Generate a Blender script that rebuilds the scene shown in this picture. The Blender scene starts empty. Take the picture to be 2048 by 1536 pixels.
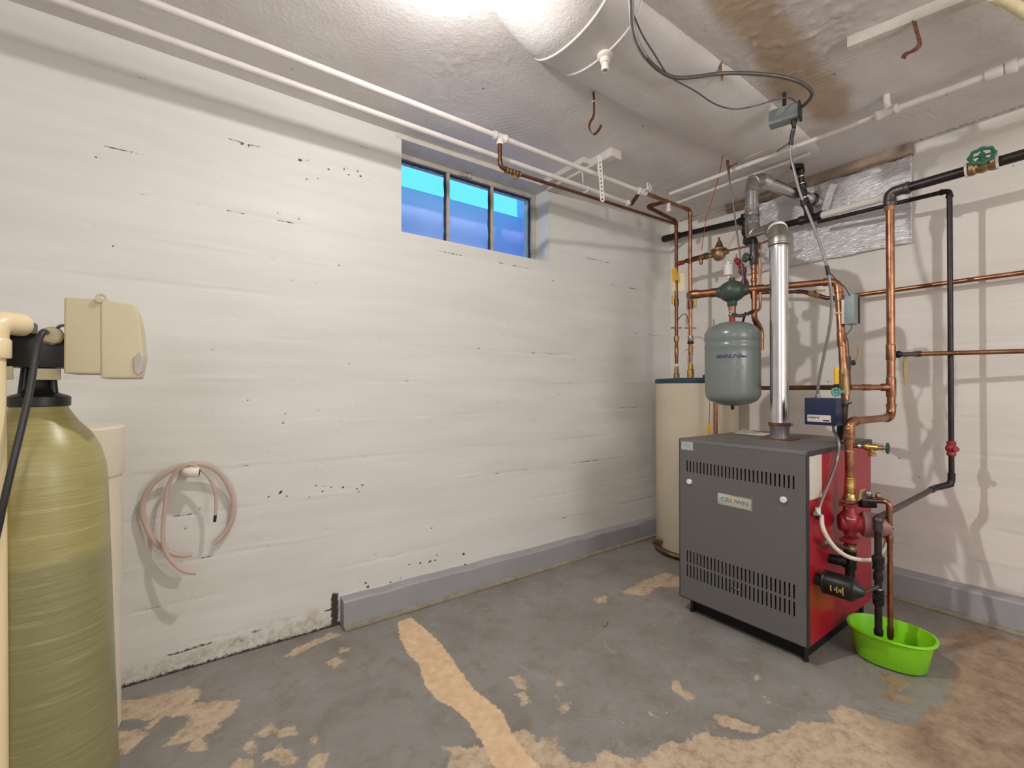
import bpy, bmesh, math, random
import numpy as np
from mathutils import Vector, Matrix
random.seed(7)
rng = np.random.RandomState(11)
SC = bpy.context.scene
COL = SC.collection
V = Vector
PI = math.pi

# ------------------------------------------------------------------ camera
F = 915.25
YAW, PITCH, H = math.radians(54.235), math.radians(0.42), 1.1
FW = V((math.cos(YAW)*math.cos(PITCH), math.sin(YAW)*math.cos(PITCH), math.sin(PITCH)))
RT = V((math.sin(YAW), -math.cos(YAW), 0))
UP = RT.cross(FW)
CAM = V((0, 0, H))
cd = bpy.data.cameras.new('camera')
cd.sensor_width = 36.0
cd.lens = F/2048*36
cd.clip_start = 0.02
cam = bpy.data.objects.new('camera', cd)
COL.objects.link(cam)
m = Matrix((RT, UP, -FW)).transposed().to_4x4()
m.translation = CAM
cam.matrix_world = m
SC.camera = cam

# ------------------------------------------------------------------ world, lamps, exposure
w = bpy.data.worlds.new('world')
SC.world = w
w.use_nodes = True
bg = w.node_tree.nodes['Background']
bg.inputs[0].default_value = (0.16, 0.86, 1.0, 1)
bg.inputs[1].default_value = 1.0


def lamp(name, loc, power, col, r):
    l = bpy.data.lights.new(name, 'POINT')
    l.energy = power
    l.color = col
    l.shadow_soft_size = r
    o = bpy.data.objects.new(name, l)
    o.location = loc
    COL.objects.link(o)
    return o


BULB = (0.62, 1.17, 2.27)
FILL_LEFT = (-1.1, -1.3, 1.85)
FILL_RIGHT = (1.5, -1.7, 1.6)
main_bulb = lamp('bulb_light', BULB, 18, (1.0, 0.975, 0.955), 0.024).data
main_bulb.use_nodes = True          # softened distance falloff of the main bulb
_t = main_bulb.node_tree
_e = next(n for n in _t.nodes if n.type == 'EMISSION')
_f = _t.nodes.new('ShaderNodeLightFalloff')
_f.inputs['Strength'].default_value = 1.0
_s = None
for _out, _k in (('Quadratic', .5), ('Linear', .12), ('Constant', .46)):
    _a = _t.nodes.new('ShaderNodeMath')
    _a.operation = 'MULTIPLY_ADD'
    _a.inputs[1].default_value = _k
    _a.inputs[2].default_value = 0
    _t.links.new(_f.outputs[_out], _a.inputs[0])
    if _s:
        _t.links.new(_s, _a.inputs[2])
    _s = _a.outputs[0]
_t.links.new(_s, _e.inputs['Strength'])
lamp('fill_light_rear', FILL_LEFT, 38, (1.0, 0.99, 0.985), 0.45)  # added soft fill behind the camera, evens out the room
lamp('fill_light_rear', FILL_RIGHT, 74, (1.0, 0.99, 0.985), 0.5)  # second added fill light, lifts the right wall
SC.view_settings.view_transform = 'Standard'
SC.view_settings.look = 'None'
SC.view_settings.exposure = 0.15
SC.view_settings.gamma = 1.0
SC.view_settings.use_curve_mapping = False
SC.cycles.max_bounces = 12
SC.cycles.diffuse_bounces = 8


def at(px, py, **k):
    """world point seen at a pixel of the 2048x1536 frame, on the plane x=, y= or z="""
    d = FW + RT*((px-1024)/F) - UP*((py-768)/F)
    (a, v), = k.items()
    i = 'xyz'.index(a)
    return CAM + d*((v-CAM[i])/d[i])


# ------------------------------------------------------------------ materials
def s2l(c):
    return tuple((x/255/12.92 if x/255 <= .04045 else ((x/255+.055)/1.055)**2.4) for x in c)


class NT:
    def __init__(s, name):
        s.m = bpy.data.materials.new(name)
        s.m.use_nodes = True
        s.t = s.m.node_tree
        s.b = s.t.nodes['Principled BSDF']

    def n(s, kind, **kw):
        nd = s.t.nodes.new(kind)
        for k, v in kw.items():
            setattr(nd, k, v)
        return nd

    def l(s, a, b):
        s.t.links.new(a, b)

    def noise(s, scale, detail=4, rough=.55, vec=None, dist=0):
        nd = s.n('ShaderNodeTexNoise')
        nd.inputs['Scale'].default_value = scale
        nd.inputs['Detail'].default_value = detail
        nd.inputs['Roughness'].default_value = rough
        nd.inputs['Distortion'].default_value = dist
        if vec is None:
            if not hasattr(s, 'tc'):
                s.tc = s.n('ShaderNodeTexCoord').outputs['Object']
            vec = s.tc
        s.l(vec, nd.inputs['Vector'])
        return nd.outputs['Fac']

    def mapping(s, scale, loc=(0, 0, 0), rot=(0, 0, 0)):
        if not hasattr(s, 'tc'):
            s.tc = s.n('ShaderNodeTexCoord').outputs['Object']
        mp = s.n('ShaderNodeMapping')
        mp.inputs['Scale'].default_value = scale
        mp.inputs['Location'].default_value = loc
        mp.inputs['Rotation'].default_value = rot
        s.l(s.tc, mp.inputs['Vector'])
        return mp.outputs['Vector']

    def ramp(s, f, stops):
        r = s.n('ShaderNodeValToRGB')
        e = r.color_ramp.elements
        e[0].position, e[0].color = stops[0][0], (*stops[0][1], 1)
        e[1].position, e[1].color = stops[-1][0], (*stops[-1][1], 1)
        for p, c in stops[1:-1]:
            x = e.new(p)
            x.color = (*c, 1)
        s.l(f, r.inputs[0])
        return r.outputs[0]

    def mix(s, f, a, b):
        x = s.n('ShaderNodeMix', data_type='RGBA')
        for sock, v in ((x.inputs[0], f), (x.inputs[6], a), (x.inputs[7], b)):
            if isinstance(v, (int, float)):
                sock.default_value = v
            elif isinstance(v, tuple):
                sock.default_value = (*v, 1)
            else:
                s.l(v, sock)
        return x.outputs[2]

    def math(s, op, a, b=0.0, clamp=False):
        x = s.n('ShaderNodeMath', operation=op)
        x.use_clamp = clamp
        for i, v in enumerate((a, b)):
            if isinstance(v, (int, float)):
                x.inputs[i].default_value = v
            else:
                s.l(v, x.inputs[i])
        return x.outputs[0]

    def attr(s, name):
        a = s.n('ShaderNodeAttribute')
        a.attribute_name = name
        return a.outputs['Fac']

    def smooth(s, v, lo, hi):
        x = s.n('ShaderNodeMapRange', interpolation_type='SMOOTHSTEP')
        x.inputs['From Min'].default_value = lo
        x.inputs['From Max'].default_value = hi
        s.l(v, x.inputs['Value'])
        return x.outputs[0]

    def bump(s, h, strength, dist=.01):
        b = s.n('ShaderNodeBump')
        b.inputs['Strength'].default_value = strength
        b.inputs['Distance'].default_value = dist
        s.l(h, b.inputs['Height'])
        s.l(b.outputs[0], s.b.inputs['Normal'])

    def base(s, c):
        if isinstance(c, tuple):
            s.b.inputs['Base Color'].default_value = (*c, 1)
        else:
            s.l(c, s.b.inputs['Base Color'])

    def set(s, rough=.5, metal=0, spec=.5, **k):
        s.b.inputs['Roughness'].default_value = rough
        s.b.inputs['Metallic'].default_value = metal
        s.b.inputs['Specular IOR Level'].default_value = spec
        for kk, v in k.items():
            s.b.inputs[kk].default_value = v
        return s


def simple(name, rgb, rough=.5, metal=0, var=.12, scale=30, bump=0, spec=.5, **k):
    n = NT(name)
    c = s2l(rgb)
    f = n.noise(scale, 5, .6)
    lo = tuple(x*(1-var*1.6) for x in c)
    hi = tuple(min(1, x*(1+var)) for x in c)
    n.base(n.ramp(f, [(.3, lo), (.7, hi)]))
    n.set(rough, metal, spec, **k)
    if bump:
        n.bump(n.noise(scale*3, 4), bump, .002)
    return n.m


M = {}
# painted board-marked concrete walls: colour from paint, stains and painted pit shade, relief is in the mesh
def wall_mat(name, paint, warm):
    n = NT(name)
    st = n.mapping((1.2, 1.2, 9))
    f = n.noise(1.0, 6, .6, st)
    c = n.ramp(f, [(.3, s2l((paint[0]-8, paint[1]-8, paint[2]-10))), (.55, s2l(paint)), (.8, s2l((paint[0]+7, paint[1]+7, paint[2]+6)))])
    d = n.attr('stain')
    nf = n.noise(22, 6, .7)
    dd = n.smooth(n.math('ADD', d, n.math('MULTIPLY', n.math('SUBTRACT', nf, .5), .9)), .35, .8)
    c = n.mix(dd, c, n.ramp(n.noise(40, 5), [(.3, s2l((120, 104, 78))), (.7, s2l(warm))]))
    g = n.attr('grime_pits')
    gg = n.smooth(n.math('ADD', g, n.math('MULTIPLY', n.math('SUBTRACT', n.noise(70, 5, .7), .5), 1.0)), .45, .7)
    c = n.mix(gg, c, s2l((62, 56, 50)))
    n.base(c)
    n.set(.5, 0, .35)
    h = n.math('ADD', n.noise(90, 6, .7), n.math('MULTIPLY', n.noise(1.0, 5, .65, n.mapping((14, 14, 120))), .8))
    n.bump(h, .16, .004)
    return n.m


M['wall_left'] = wall_mat('painted_concrete_left', (213, 211, 206), (176, 160, 124))
M['wall_right'] = wall_mat('painted_concrete_right', (212, 205, 198), (176, 160, 130))
M['wall_plain'] = simple('painted_concrete_plain', (206, 202, 194), .7, bump=.3, var=.06)


def ceiling_mat():
    n = NT('painted_plaster_ceiling')
    f = n.noise(2.2, 5, .6)
    c = n.ramp(f, [(.3, s2l((202, 195, 191))), (.7, s2l((222, 217, 215)))])
    d = n.attr('stain')
    dd = n.smooth(n.math('ADD', d, n.math('MULTIPLY', n.math('SUBTRACT', n.noise(5, 6, .7), .5), .7)), .3, .8)
    c = n.mix(n.math('MULTIPLY', dd, .85), c, n.ramp(n.noise(12, 5), [(.3, s2l((158, 132, 106))), (.7, s2l((182, 158, 130)))]))
    g = n.attr('grime_pits')
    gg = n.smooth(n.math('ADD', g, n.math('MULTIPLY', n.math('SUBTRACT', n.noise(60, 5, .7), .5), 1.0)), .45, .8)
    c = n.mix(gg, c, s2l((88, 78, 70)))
    n.base(c)
    n.set(.38, 0, .45)
    h = n.math('ADD', n.noise(55, 5, .65, dist=.6), n.math('MULTIPLY', n.noise(150, 3, .6), .35))
    n.bump(h, .45, .006)
    return n.m


M['ceiling'] = ceiling_mat()


def floor_mat():
    n = NT('worn_painted_concrete_floor')
    f = n.noise(3.0, 7, .7)
    grey = n.ramp(f, [(.25, s2l((112, 108, 101))), (.5, s2l((132, 128, 122))), (.75, s2l((142, 140, 137)))])
    grey = n.mix(n.math('MULTIPLY', n.smooth(n.noise(8, 8, .8), .48, .66), .7), grey, s2l((118, 106, 90)))
    grey = n.mix(n.math('MULTIPLY', n.smooth(n.noise(5, 8, .8, dist=1.5), .54, .7), .5), grey, s2l((160, 158, 154)))
    grey = n.mix(n.smooth(n.noise(60, 6, .8), .68, .74), grey, s2l((186, 176, 160)))
    grey = n.mix(n.smooth(n.noise(34, 5, .7), .69, .75), grey, s2l((72, 62, 54)))
    tan = n.ramp(n.noise(22, 9, .8), [(.3, s2l((132, 112, 90))), (.5, s2l((180, 160, 136))), (.75, s2l((204, 188, 164)))])
    brown = n.ramp(n.noise(9, 9, .8), [(.32, s2l((104, 86, 72))), (.5, s2l((144, 122, 102))), (.75, s2l((178, 156, 132)))])
    strip = n.ramp(n.noise(24, 7, .7), [(.2, s2l((184, 152, 118))), (.55, s2l((212, 182, 146))), (.8, s2l((226, 202, 170)))])
    nz = n.math('ADD', n.math('MULTIPLY', n.math('SUBTRACT', n.noise(34, 9, .8), .5), .095), n.math('MULTIPLY', n.math('SUBTRACT', n.noise(7, 4, .6), .5), .05))
    a = n.smooth(n.math('ADD', n.attr('worn'), nz), -.003, .003)
    b = n.smooth(n.math('ADD', n.attr('brown'), nz), -.12, .12)
    c = n.mix(a, grey, n.mix(b, tan, brown))
    nz2 = n.math('MULTIPLY', n.math('SUBTRACT', n.noise(34, 9, .78), .5), .045)
    e = n.smooth(n.math('ADD', n.attr('strip'), nz2), -.003, .003)
    c = n.mix(e, c, strip)
    # sparse flakes of bare concrete elsewhere
    fl = n.smooth(n.math('MULTIPLY', n.noise(19, 6, .7), n.smooth(n.noise(1.6, 3), .35, .62)), .645, .66)
    c = n.mix(fl, c, tan)
    n.base(c)
    n.set(.55, 0, .35)
    h = n.math('SUBTRACT', n.noise(80, 5, .7), n.math('MULTIPLY', a, .7))
    n.bump(h, .3, .003)
    return n.m


M['floor'] = floor_mat()
M['kerb'] = simple('grey_kerb_paint', (150, 149, 152), .5, var=.05, scale=6, bump=.25)
M['kerb_lip'] = simple('kerb_lip_concrete', (150, 142, 122), .8, var=.15, bump=.4)
M['white_pipe'] = simple('white_painted_pipe', (214, 207, 202), .4, var=.05, scale=20, bump=.2)
M['white_wood'] = simple('white_painted_wood', (205, 198, 190), .6, var=.08, scale=14, bump=.25)
M['white_plastic'] = simple('white_plastic', (228, 222, 212), .35, var=.03)
M['copper'] = None
def copper(name, a, b, c, rough):
    n = NT(name)
    f = n.noise(14, 6, .65)
    n.base(n.ramp(f, [(.3, s2l(a)), (.52, s2l(b)), (.75, s2l(c))]))
    n.set(rough, 1.0, .5)
    n.bump(n.noise(120, 3), .08, .001)
    return n.m
M['copper'] = copper('aged_copper', (118, 80, 62), (166, 118, 90), (194, 148, 116), .36)
M['copper_dark'] = copper('dark_copper', (86, 58, 48), (124, 86, 68), (152, 108, 84), .42)
M['brass'] = copper('brass', (150, 116, 66), (196, 160, 100), (220, 190, 132), .35)
M['brass_dull'] = copper('dull_brass', (128, 104, 78), (168, 138, 104), (190, 164, 126), .5)
M['solder'] = simple('solder_silver', (200, 196, 190), .35, 1.0)
M['iron'] = simple('black_iron_pipe', (52, 46, 46), .38, .55, var=.25, scale=24)
M['iron_dark'] = simple('black_iron_dark', (30, 27, 28), .42, .4, var=.25, scale=24)
M['iron_grey'] = simple('grey_iron_pipe', (92, 84, 82), .42, .7, var=.2, scale=24)
M['rust'] = simple('rusty_steel', (126, 78, 58), .7, .35, var=.35, scale=60, bump=.4)
M['rust_pipe'] = simple('brown_painted_pipe', (104, 60, 46), .5, .35, var=.25, scale=30)
M['galv'] = simple('galvanised_duct', (206, 205, 208), .24, 1.0, var=.07, scale=9)
M['galv_dull'] = simple('dull_galvanised_elbow', (184, 179, 172), .42, 1.0, var=.12, scale=16)
M['steel'] = simple('dull_steel', (150, 146, 142), .4, .9, var=.12)
M['flex'] = simple('flexible_metal_conduit', (146, 142, 140), .42, .7, var=.1)
M['flex_dark'] = simple('dark_flexible_conduit', (112, 106, 102), .45, .6, var=.12)
M['flex_white'] = simple('white_flexible_conduit', (222, 214, 202), .5, .1, var=.05)
M['black'] = simple('black_plastic', (28, 27, 29), .4, 0, var=.15)
M['rubber'] = simple('black_rubber_hose', (46, 46, 48), .38, 0, var=.1)
M['grey_rubber'] = simple('grey_black_hose', (84, 84, 88), .4, 0, var=.1)
M['beige'] = simple('beige_plastic', (204, 192, 160), .42, 0, var=.03, scale=6)
M['beige_dark'] = simple('beige_plastic_rear', (196, 184, 150), .45, 0, var=.03, scale=6)
M['cream'] = simple('cream_plastic_pipe', (236, 216, 174), .32, 0, var=.03, scale=8)
M['brine'] = simple('cream_brine_tank', (220, 210, 190), .45, 0, var=.03, scale=4)
M['heater'] = simple('beige_enamel_heater', (200, 190, 168), .38, 0, var=.03, scale=4)
M['heater_blue'] = simple('dark_blue_heater_band', (38, 62, 84), .45, 0, var=.1)
M['jacket'] = simple('charcoal_textured_steel', (100, 97, 96), .5, .0, var=.04, scale=160, bump=.25)
M['jacket_dark'] = simple('dark_jacket_edge', (52, 50, 52), .5, .1, var=.05)
M['inside'] = simple('near_black_inside', (14, 13, 13), .9, 0)  # near-black for boiler liner, base frame and peg opening
M['red'] = simple('red_enamel_panel', (158, 20, 40), .34, 0, var=.05, scale=5)
M['pump_red'] = simple('red_pump_casting', (150, 42, 52), .42, .1, var=.12, scale=30)
M['pump_pink'] = simple('dusty_pump_housing', (150, 108, 112), .5, .2, var=.15, scale=30)
M['tank_grey'] = simple('grey_green_enamel', (116, 124, 120), .25, 0, var=.02, scale=4)
M['scoop'] = simple('dark_green_casting', (62, 76, 68), .4, .1, var=.12)
M['green_wheel'] = simple('green_handwheel', (44, 110, 86), .45, .1, var=.2)
M['green_dark'] = simple('dark_green_handwheel', (26, 72, 58), .45, .1, var=.2)
M['teal'] = simple('teal_handle', (98, 160, 150), .5, 0, var=.2)
M['lime'] = simple('lime_green_plastic', (128, 204, 30), .38, 0, var=.03, scale=6, **{'Subsurface Weight': .08})
M['blue_box'] = simple('dark_blue_steel', (20, 36, 72), .4, .1, var=.06, scale=12)
M['grey_box'] = simple('grey_electrical_box', (132, 142, 142), .5, .2, var=.05)
M['grey_box_dark'] = simple('dark_electrical_box', (60, 58, 58), .5, .3, var=.1)
M['yellow'] = simple('yellow_tag', (222, 176, 30), .5, 0, var=.06)
M['yellow_old'] = simple('yellowed_lever', (168, 146, 100), .5, 0, var=.12)
M['red_handle'] = simple('red_handle', (150, 34, 44), .5, 0, var=.2)
M['red_string'] = simple('red_string', (170, 60, 60), .7, 0)
M['purple'] = simple('purple_rag', (128, 72, 92), .8, 0, var=.2)
M['card'] = simple('cream_card_tag', (232, 214, 172), .7, 0, var=.03)
M['paper'] = simple('white_paper', (222, 216, 208), .7, 0, var=.04)
M['label'] = simple('pale_label', (206, 198, 188), .55, 0, var=.05, scale=50)
M['label_line'] = simple('grey_label_print', (190, 182, 172), .6, 0)
M['sticker'] = simple('pale_aqua_sticker', (176, 190, 184), .35, .3, var=.15, scale=60)
M['badge'] = simple('silver_badge', (196, 200, 196), .35, .4, var=.03)
M['badge_rim'] = simple('chrome_badge_rim', (226, 222, 210), .2, .9, var=.03)
M['ink_grey'] = simple('grey_lettering', (120, 128, 130), .5, .2)
M['ink_orange'] = simple('orange_emblem', (222, 170, 120), .5, 0)
M['ink_blue'] = simple('blue_lettering', (52, 52, 110), .5, 0)
M['ink_black'] = simple('black_lettering', (30, 30, 34), .5, 0)
M['smudge'] = simple('faint_grey_print', (118, 124, 122), .4, 0)
M['gold'] = simple('gold_marks', (232, 206, 130), .3, .6)
M['wood'] = simple('bare_brown_wood', (152, 132, 114), .7, 0, var=.25, scale=12, bump=.3)
M['yellow_pipe'] = simple('yellowed_white_pipe', (222, 204, 164), .45, 0, var=.08)
M['porcelain'] = simple('porcelain', (235, 232, 225), .3, 0)
M['window_frame'] = simple('old_white_window_paint', (176, 168, 158), .6, 0, var=.12, scale=20, bump=.4)
M['putty'] = simple('dark_putty', (32, 32, 52), .7, 0, var=.3, scale=50)
M['well'] = simple('lavender_window_well', (206, 192, 252), .7, 0, var=.05, scale=3)
M['mastic'] = simple('grey_mastic', (160, 154, 146), .7, 0, var=.12, bump=.4)

def foil_mat():
    n = NT('crinkled_foil')
    n.base(n.ramp(n.noise(6, 4), [(.3, s2l((226, 224, 226))), (.7, s2l((244, 242, 244)))]))
    n.set(.3, .7, .5)
    mp = n.mapping((60, 22, 130), rot=(.35, 0, 0))
    n.bump(n.noise(1.0, 4, .6, mp, .5), .9, .012)
    return n.m
M['foil'] = foil_mat()

def frp_mat():
    n = NT('amber_fibreglass_tank')
    z = n.n('ShaderNodeSeparateXYZ')
    tc = n.n('ShaderNodeTexCoord').outputs['Object']
    n.tc = tc
    n.l(tc, z.inputs[0])
    lvl = n.smooth(n.math('ADD', z.outputs['Z'], n.math('MULTIPLY', n.noise(9, 3), .02)), .68, .72)
    w1 = n.noise(1.0, 5, .7, n.mapping((4, 4, 260), rot=(.12, .1, 0)))
    w2 = n.noise(1.0, 5, .7, n.mapping((5, 5, 60), rot=(1.0, .7, 0)))
    a = n.ramp(w1, [(.3, s2l((124, 121, 84))), (.7, s2l((150, 145, 102)))])
    b = n.ramp(w1, [(.3, s2l((144, 136, 84))), (.7, s2l((170, 160, 104)))])
    c = n.mix(lvl, a, b)
    c = n.mix(n.math('MULTIPLY', n.smooth(w2, .55, .7), .3), c, s2l((196, 190, 140)))
    n.base(c)
    n.set(.33, 0, .5, **{'Coat Weight': .25, 'Coat Roughness': .3})
    n.bump(n.math('ADD', w1, n.math('MULTIPLY', w2, .5)), .25, .002)
    return n.m
M['frp'] = frp_mat()

def glass_mat():
    n = NT('dusty_window_glass')
    n.t.nodes.remove(n.b)
    out = n.t.nodes['Material Output']
    g = n.n('ShaderNodeBsdfTransparent')
    g.inputs[0].default_value = (.97, .985, 1, 1)
    d = n.n('ShaderNodeBsdfPrincipled')
    d.inputs['Base Color'].default_value = (.6, .62, .68, 1)
    d.inputs['Roughness'].default_value = .25
    mx = n.n('ShaderNodeMixShader')
    f = n.smooth(n.noise(5, 6, .7), .45, .8)
    n.l(n.math('ADD', n.math('MULTIPLY', f, .08), .03), mx.inputs[0])
    n.l(g.outputs[0], mx.inputs[1])
    n.l(d.outputs[0], mx.inputs[2])
    n.l(mx.outputs[0], out.inputs[0])
    return n.m
M['glass'] = glass_mat()

def hose_mat():
    n = NT('clear_pinkish_vinyl_hose')
    n.base(s2l((222, 200, 188)))
    n.set(.2, 0, .5, **{'Transmission Weight': .45, 'IOR': 1.25})
    return n.m
M['hose'] = hose_mat()

# ------------------------------------------------------------------ object helpers
def thing(name, label, cat, loc, group=None):
    o = bpy.data.objects.new(name, None)
    o.location = loc
    o.empty_display_size = .05
    COL.objects.link(o)
    o['label'] = label
    o['category'] = cat
    if group:
        o['group'] = group
    return o


def wloc(o):
    p = V((0, 0, 0))
    while o is not None:
        p = p + o.location
        o = o.parent
    return p


def origin_of(vs):
    a = np.array([tuple(v) for v in vs])
    return V(((a[:, 0].min()+a[:, 0].max())/2, (a[:, 1].min()+a[:, 1].max())/2, a[:, 2].min()))


def link(name, vs, fs, mat, parent=None, smooth=True, label=None, kind=None):
    """vs in world coordinates; the object's origin is put at the base of its own shape"""
    org = origin_of(vs)
    me = bpy.data.meshes.new(name)
    me.from_pydata([tuple(V(v)-org) for v in vs], [], fs)
    me.update()
    bm = bmesh.new()
    bm.from_mesh(me)
    bmesh.ops.remove_doubles(bm, verts=bm.verts, dist=1e-6)
    bmesh.ops.recalc_face_normals(bm, faces=bm.faces)
    bm.to_mesh(me)
    bm.free()
    o = bpy.data.objects.new(name, me)
    if parent is not None:
        o.parent = parent
        o.location = org-wloc(parent)
    else:
        o.location = org
    mats = mat if isinstance(mat, (list, tuple)) else [mat]
    for x in mats:
        me.materials.append(M[x])
    if smooth:
        me.polygons.foreach_set('use_smooth', [True]*len(me.polygons))
        me.set_sharp_from_angle(angle=math.radians(38))
    if label:
        o['label'] = label
    if kind:
        o['kind'] = kind
    COL.objects.link(o)
    return o


def tag(o, label, cat, group=None):
    o['label'] = label
    o['category'] = cat
    if group:
        o['group'] = group
    return o


def frame(d):
    d = V(d).normalized()
    a = V((0, 0, 1)) if abs(d.z) < .9 else V((1, 0, 0))
    u = a.cross(d).normalized()
    return u, d.cross(u).normalized()


def sweep(pts, r, seg=14, caps=True):
    """tube through points (parallel transport); r a number or one per point"""
    pts = [V(p) for p in pts]
    n = len(pts)
    rs = [r]*n if isinstance(r, (int, float)) else list(r)
    tg = []
    for i in range(n):
        a = pts[max(0, i-1)]
        b = pts[min(n-1, i+1)]
        t = (b-a)
        tg.append(t.normalized() if t.length > 1e-9 else (tg[-1] if tg else V((0, 0, 1))))
    u, v = frame(tg[0])
    vs, fs = [], []
    for i in range(n):
        if i:
            q = tg[i-1].rotation_difference(tg[i])
            u = q @ u
            v = q @ v
        for k in range(seg):
            a = 2*PI*k/seg
            vs.append(pts[i]+(u*math.cos(a)+v*math.sin(a))*rs[i])
    for i in range(n-1):
        for k in range(seg):
            k2 = (k+1) % seg
            fs.append((i*seg+k, i*seg+k2, (i+1)*seg+k2, (i+1)*seg+k))
    if caps:
        fs.append(tuple(range(seg))[::-1])
        fs.append(tuple((n-1)*seg+k for k in range(seg)))
    return vs, fs


def fillet(pts, R, k=6):
    pts = [V(p) for p in pts]
    out = [pts[0]]
    for i in range(1, len(pts)-1):
        a, b, c = pts[i-1], pts[i], pts[i+1]
        d1 = (a-b)
        d2 = (c-b)
        t = min(R, d1.length*.48, d2.length*.48)
        p, q = b+d1.normalized()*t, b+d2.normalized()*t
        for j in range(k+1):
            s = j/k
            out.append(p*(1-s)**2+b*2*s*(1-s)+q*s*s)
    out.append(pts[-1])
    return out


def spline(pts, k=8):
    pts = [V(p) for p in pts]
    P = [pts[0]*2-pts[1]]+pts+[pts[-1]*2-pts[-2]]
    out = []
    for i in range(1, len(P)-2):
        for j in range(k):
            t = j/k
            a, b, c, d = P[i-1], P[i], P[i+1], P[i+2]
            out.append(.5*((2*b)+(c-a)*t+(2*a-5*b+4*c-d)*t*t+(3*b-a-3*c+d)*t**3))
    out.append(pts[-1])
    return out


def lathe(p0, d, prof, seg=24):
    """profile [(radius, distance along d)] turned about the axis through p0"""
    p0, d = V(p0), V(d).normalized()
    u, v = frame(d)
    vs, fs = [], []
    n = len(prof)
    for r, h in prof:
        for k in range(seg):
            a = 2*PI*k/seg
            vs.append(p0+d*h+(u*math.cos(a)+v*math.sin(a))*max(r, 1e-4))
    for i in range(n-1):
        for k in range(seg):
            k2 = (k+1) % seg
            fs.append((i*seg+k, i*seg+k2, (i+1)*seg+k2, (i+1)*seg+k))
    fs.append(tuple(range(seg))[::-1])
    fs.append(tuple((n-1)*seg+k for k in range(seg)))
    return vs, fs


def join(*parts):
    vs, fs = [], []
    for a, b in parts:
        o = len(vs)
        vs += list(a)
        fs += [tuple(i+o for i in f) for f in b]
    return vs, fs


def box(x0, x1, y0, y1, z0, z1, bev=.003, seg=2):
    bm = bmesh.new()
    bmesh.ops.create_cube(bm, size=1)
    for v in bm.verts:
        v.co = V(((x0+x1)/2+v.co.x*(x1-x0), (y0+y1)/2+v.co.y*(y1-y0), (z0+z1)/2+v.co.z*(z1-z0)))
    if bev:
        bev = min(bev, .45*min(abs(x1-x0), abs(y1-y0), abs(z1-z0)))
        bmesh.ops.bevel(bm, geom=list(bm.edges), offset=bev, segments=seg, affect='EDGES', profile=.7)
    bm.verts.index_update()
    vs = [v.co.copy() for v in bm.verts]
    fs = [tuple(v.index for v in f.verts) for f in bm.faces]
    bm.free()
    return vs, fs


def obox(c, ax, ay, az, sx, sy, sz, bev=.002):
    """box centred at c with its own axes"""
    vs, fs = box(-sx/2, sx/2, -sy/2, sy/2, -sz/2, sz/2, bev)
    ax, ay, az = V(ax).normalized(), V(ay).normalized(), V(az).normalized()
    return [V(c)+ax*v.x+ay*v.y+az*v.z for v in vs], fs


def ball(c, r, sc=(1, 1, 1), n=10):
    prof = [(r*math.sin(PI*i/n), -r*math.cos(PI*i/n)) for i in range(n+1)]
    vs, fs = lathe(c, (0, 0, 1), prof, 16)
    c = V(c)
    return [V((c.x+(v.x-c.x)*sc[0], c.y+(v.y-c.y)*sc[1], c.z+(v.z-c.z)*sc[2])) for v in vs], fs


def torus(c, d, R, r, seg=24, ps=8, wav=0, nw=8):
    u, v = frame(d)
    d = V(d).normalized()
    vs, fs = [], []
    for i in range(seg):
        a = 2*PI*i/seg
        RR = R*(1+wav*math.cos(nw*a))
        e = u*math.cos(a)+v*math.sin(a)
        for k in range(ps):
            b = 2*PI*k/ps
            vs.append(V(c)+e*(RR+r*math.cos(b))+d*(r*math.sin(b)))
    for i in range(seg):
        for k in range(ps):
            i2, k2 = (i+1) % seg, (k+1) % ps
            fs.append((i*ps+k, i2*ps+k, i2*ps+k2, i*ps+k2))
    return vs, fs


def handwheel(c, d, R, r=None, spokes=5, wav=.07):
    r = r or R*.16
    u, v = frame(d)
    parts = [torus(c, d, R, r, 40, 8, wav, 8), lathe(V(c)-V(d).normalized()*r, d, [(R*.3, 0), (R*.3, r*2)], 12)]
    for i in range(spokes):
        a = 2*PI*i/spokes
        parts.append(sweep([c, V(c)+(u*math.cos(a)+v*math.sin(a))*R], r*.6, 6))
    return join(*parts)


def pipe(t, pts, r, mat, fit=None, R=None, sleeve=1.22, names=('pipe', 'elbow'), skip=()):
    """straight lengths and elbows of one pipe run, each its own part of t"""
    fit = fit or mat
    pts = [V(p) for p in pts]
    R = R or r*2.6
    n = len(pts)
    for i in range(n-1):
        a, b = pts[i], pts[i+1]
        d = (b-a).normalized()
        L = (b-a).length
        e = min(R, L*.45)
        p = a+d*(e*.9 if i > 0 else 0)
        q = b-d*(e*.9 if i < n-2 else 0)
        link(names[0], *sweep([p, q], r, 16), mat, t)
    for i in range(1, n-1):
        if i in skip:
            continue
        a, b, c = pts[i-1], pts[i], pts[i+1]
        d1, d2 = (a-b).normalized(), (c-b).normalized()
        t1, t2 = min(R, (a-b).length*.45), min(R, (c-b).length*.45)
        p, q = b+d1*t1, b+d2*t2
        arc = [p*(1-s)**2+b*2*s*(1-s)+q*s*s for s in [j/8 for j in range(9)]]
        s1, s2 = p+d1*r*1.1, q+d2*r*1.1
        rr = r*1.12
        body = sweep([s1]+arc+[s2], rr, 16)
        k1 = sweep([p+d1*r*.3, p+d1*r*1.2], r*sleeve, 16)
        k2 = sweep([q+d2*r*.3, q+d2*r*1.2], r*sleeve, 16)
        link(names[1], *join(body, k1, k2), fit, t)


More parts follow.
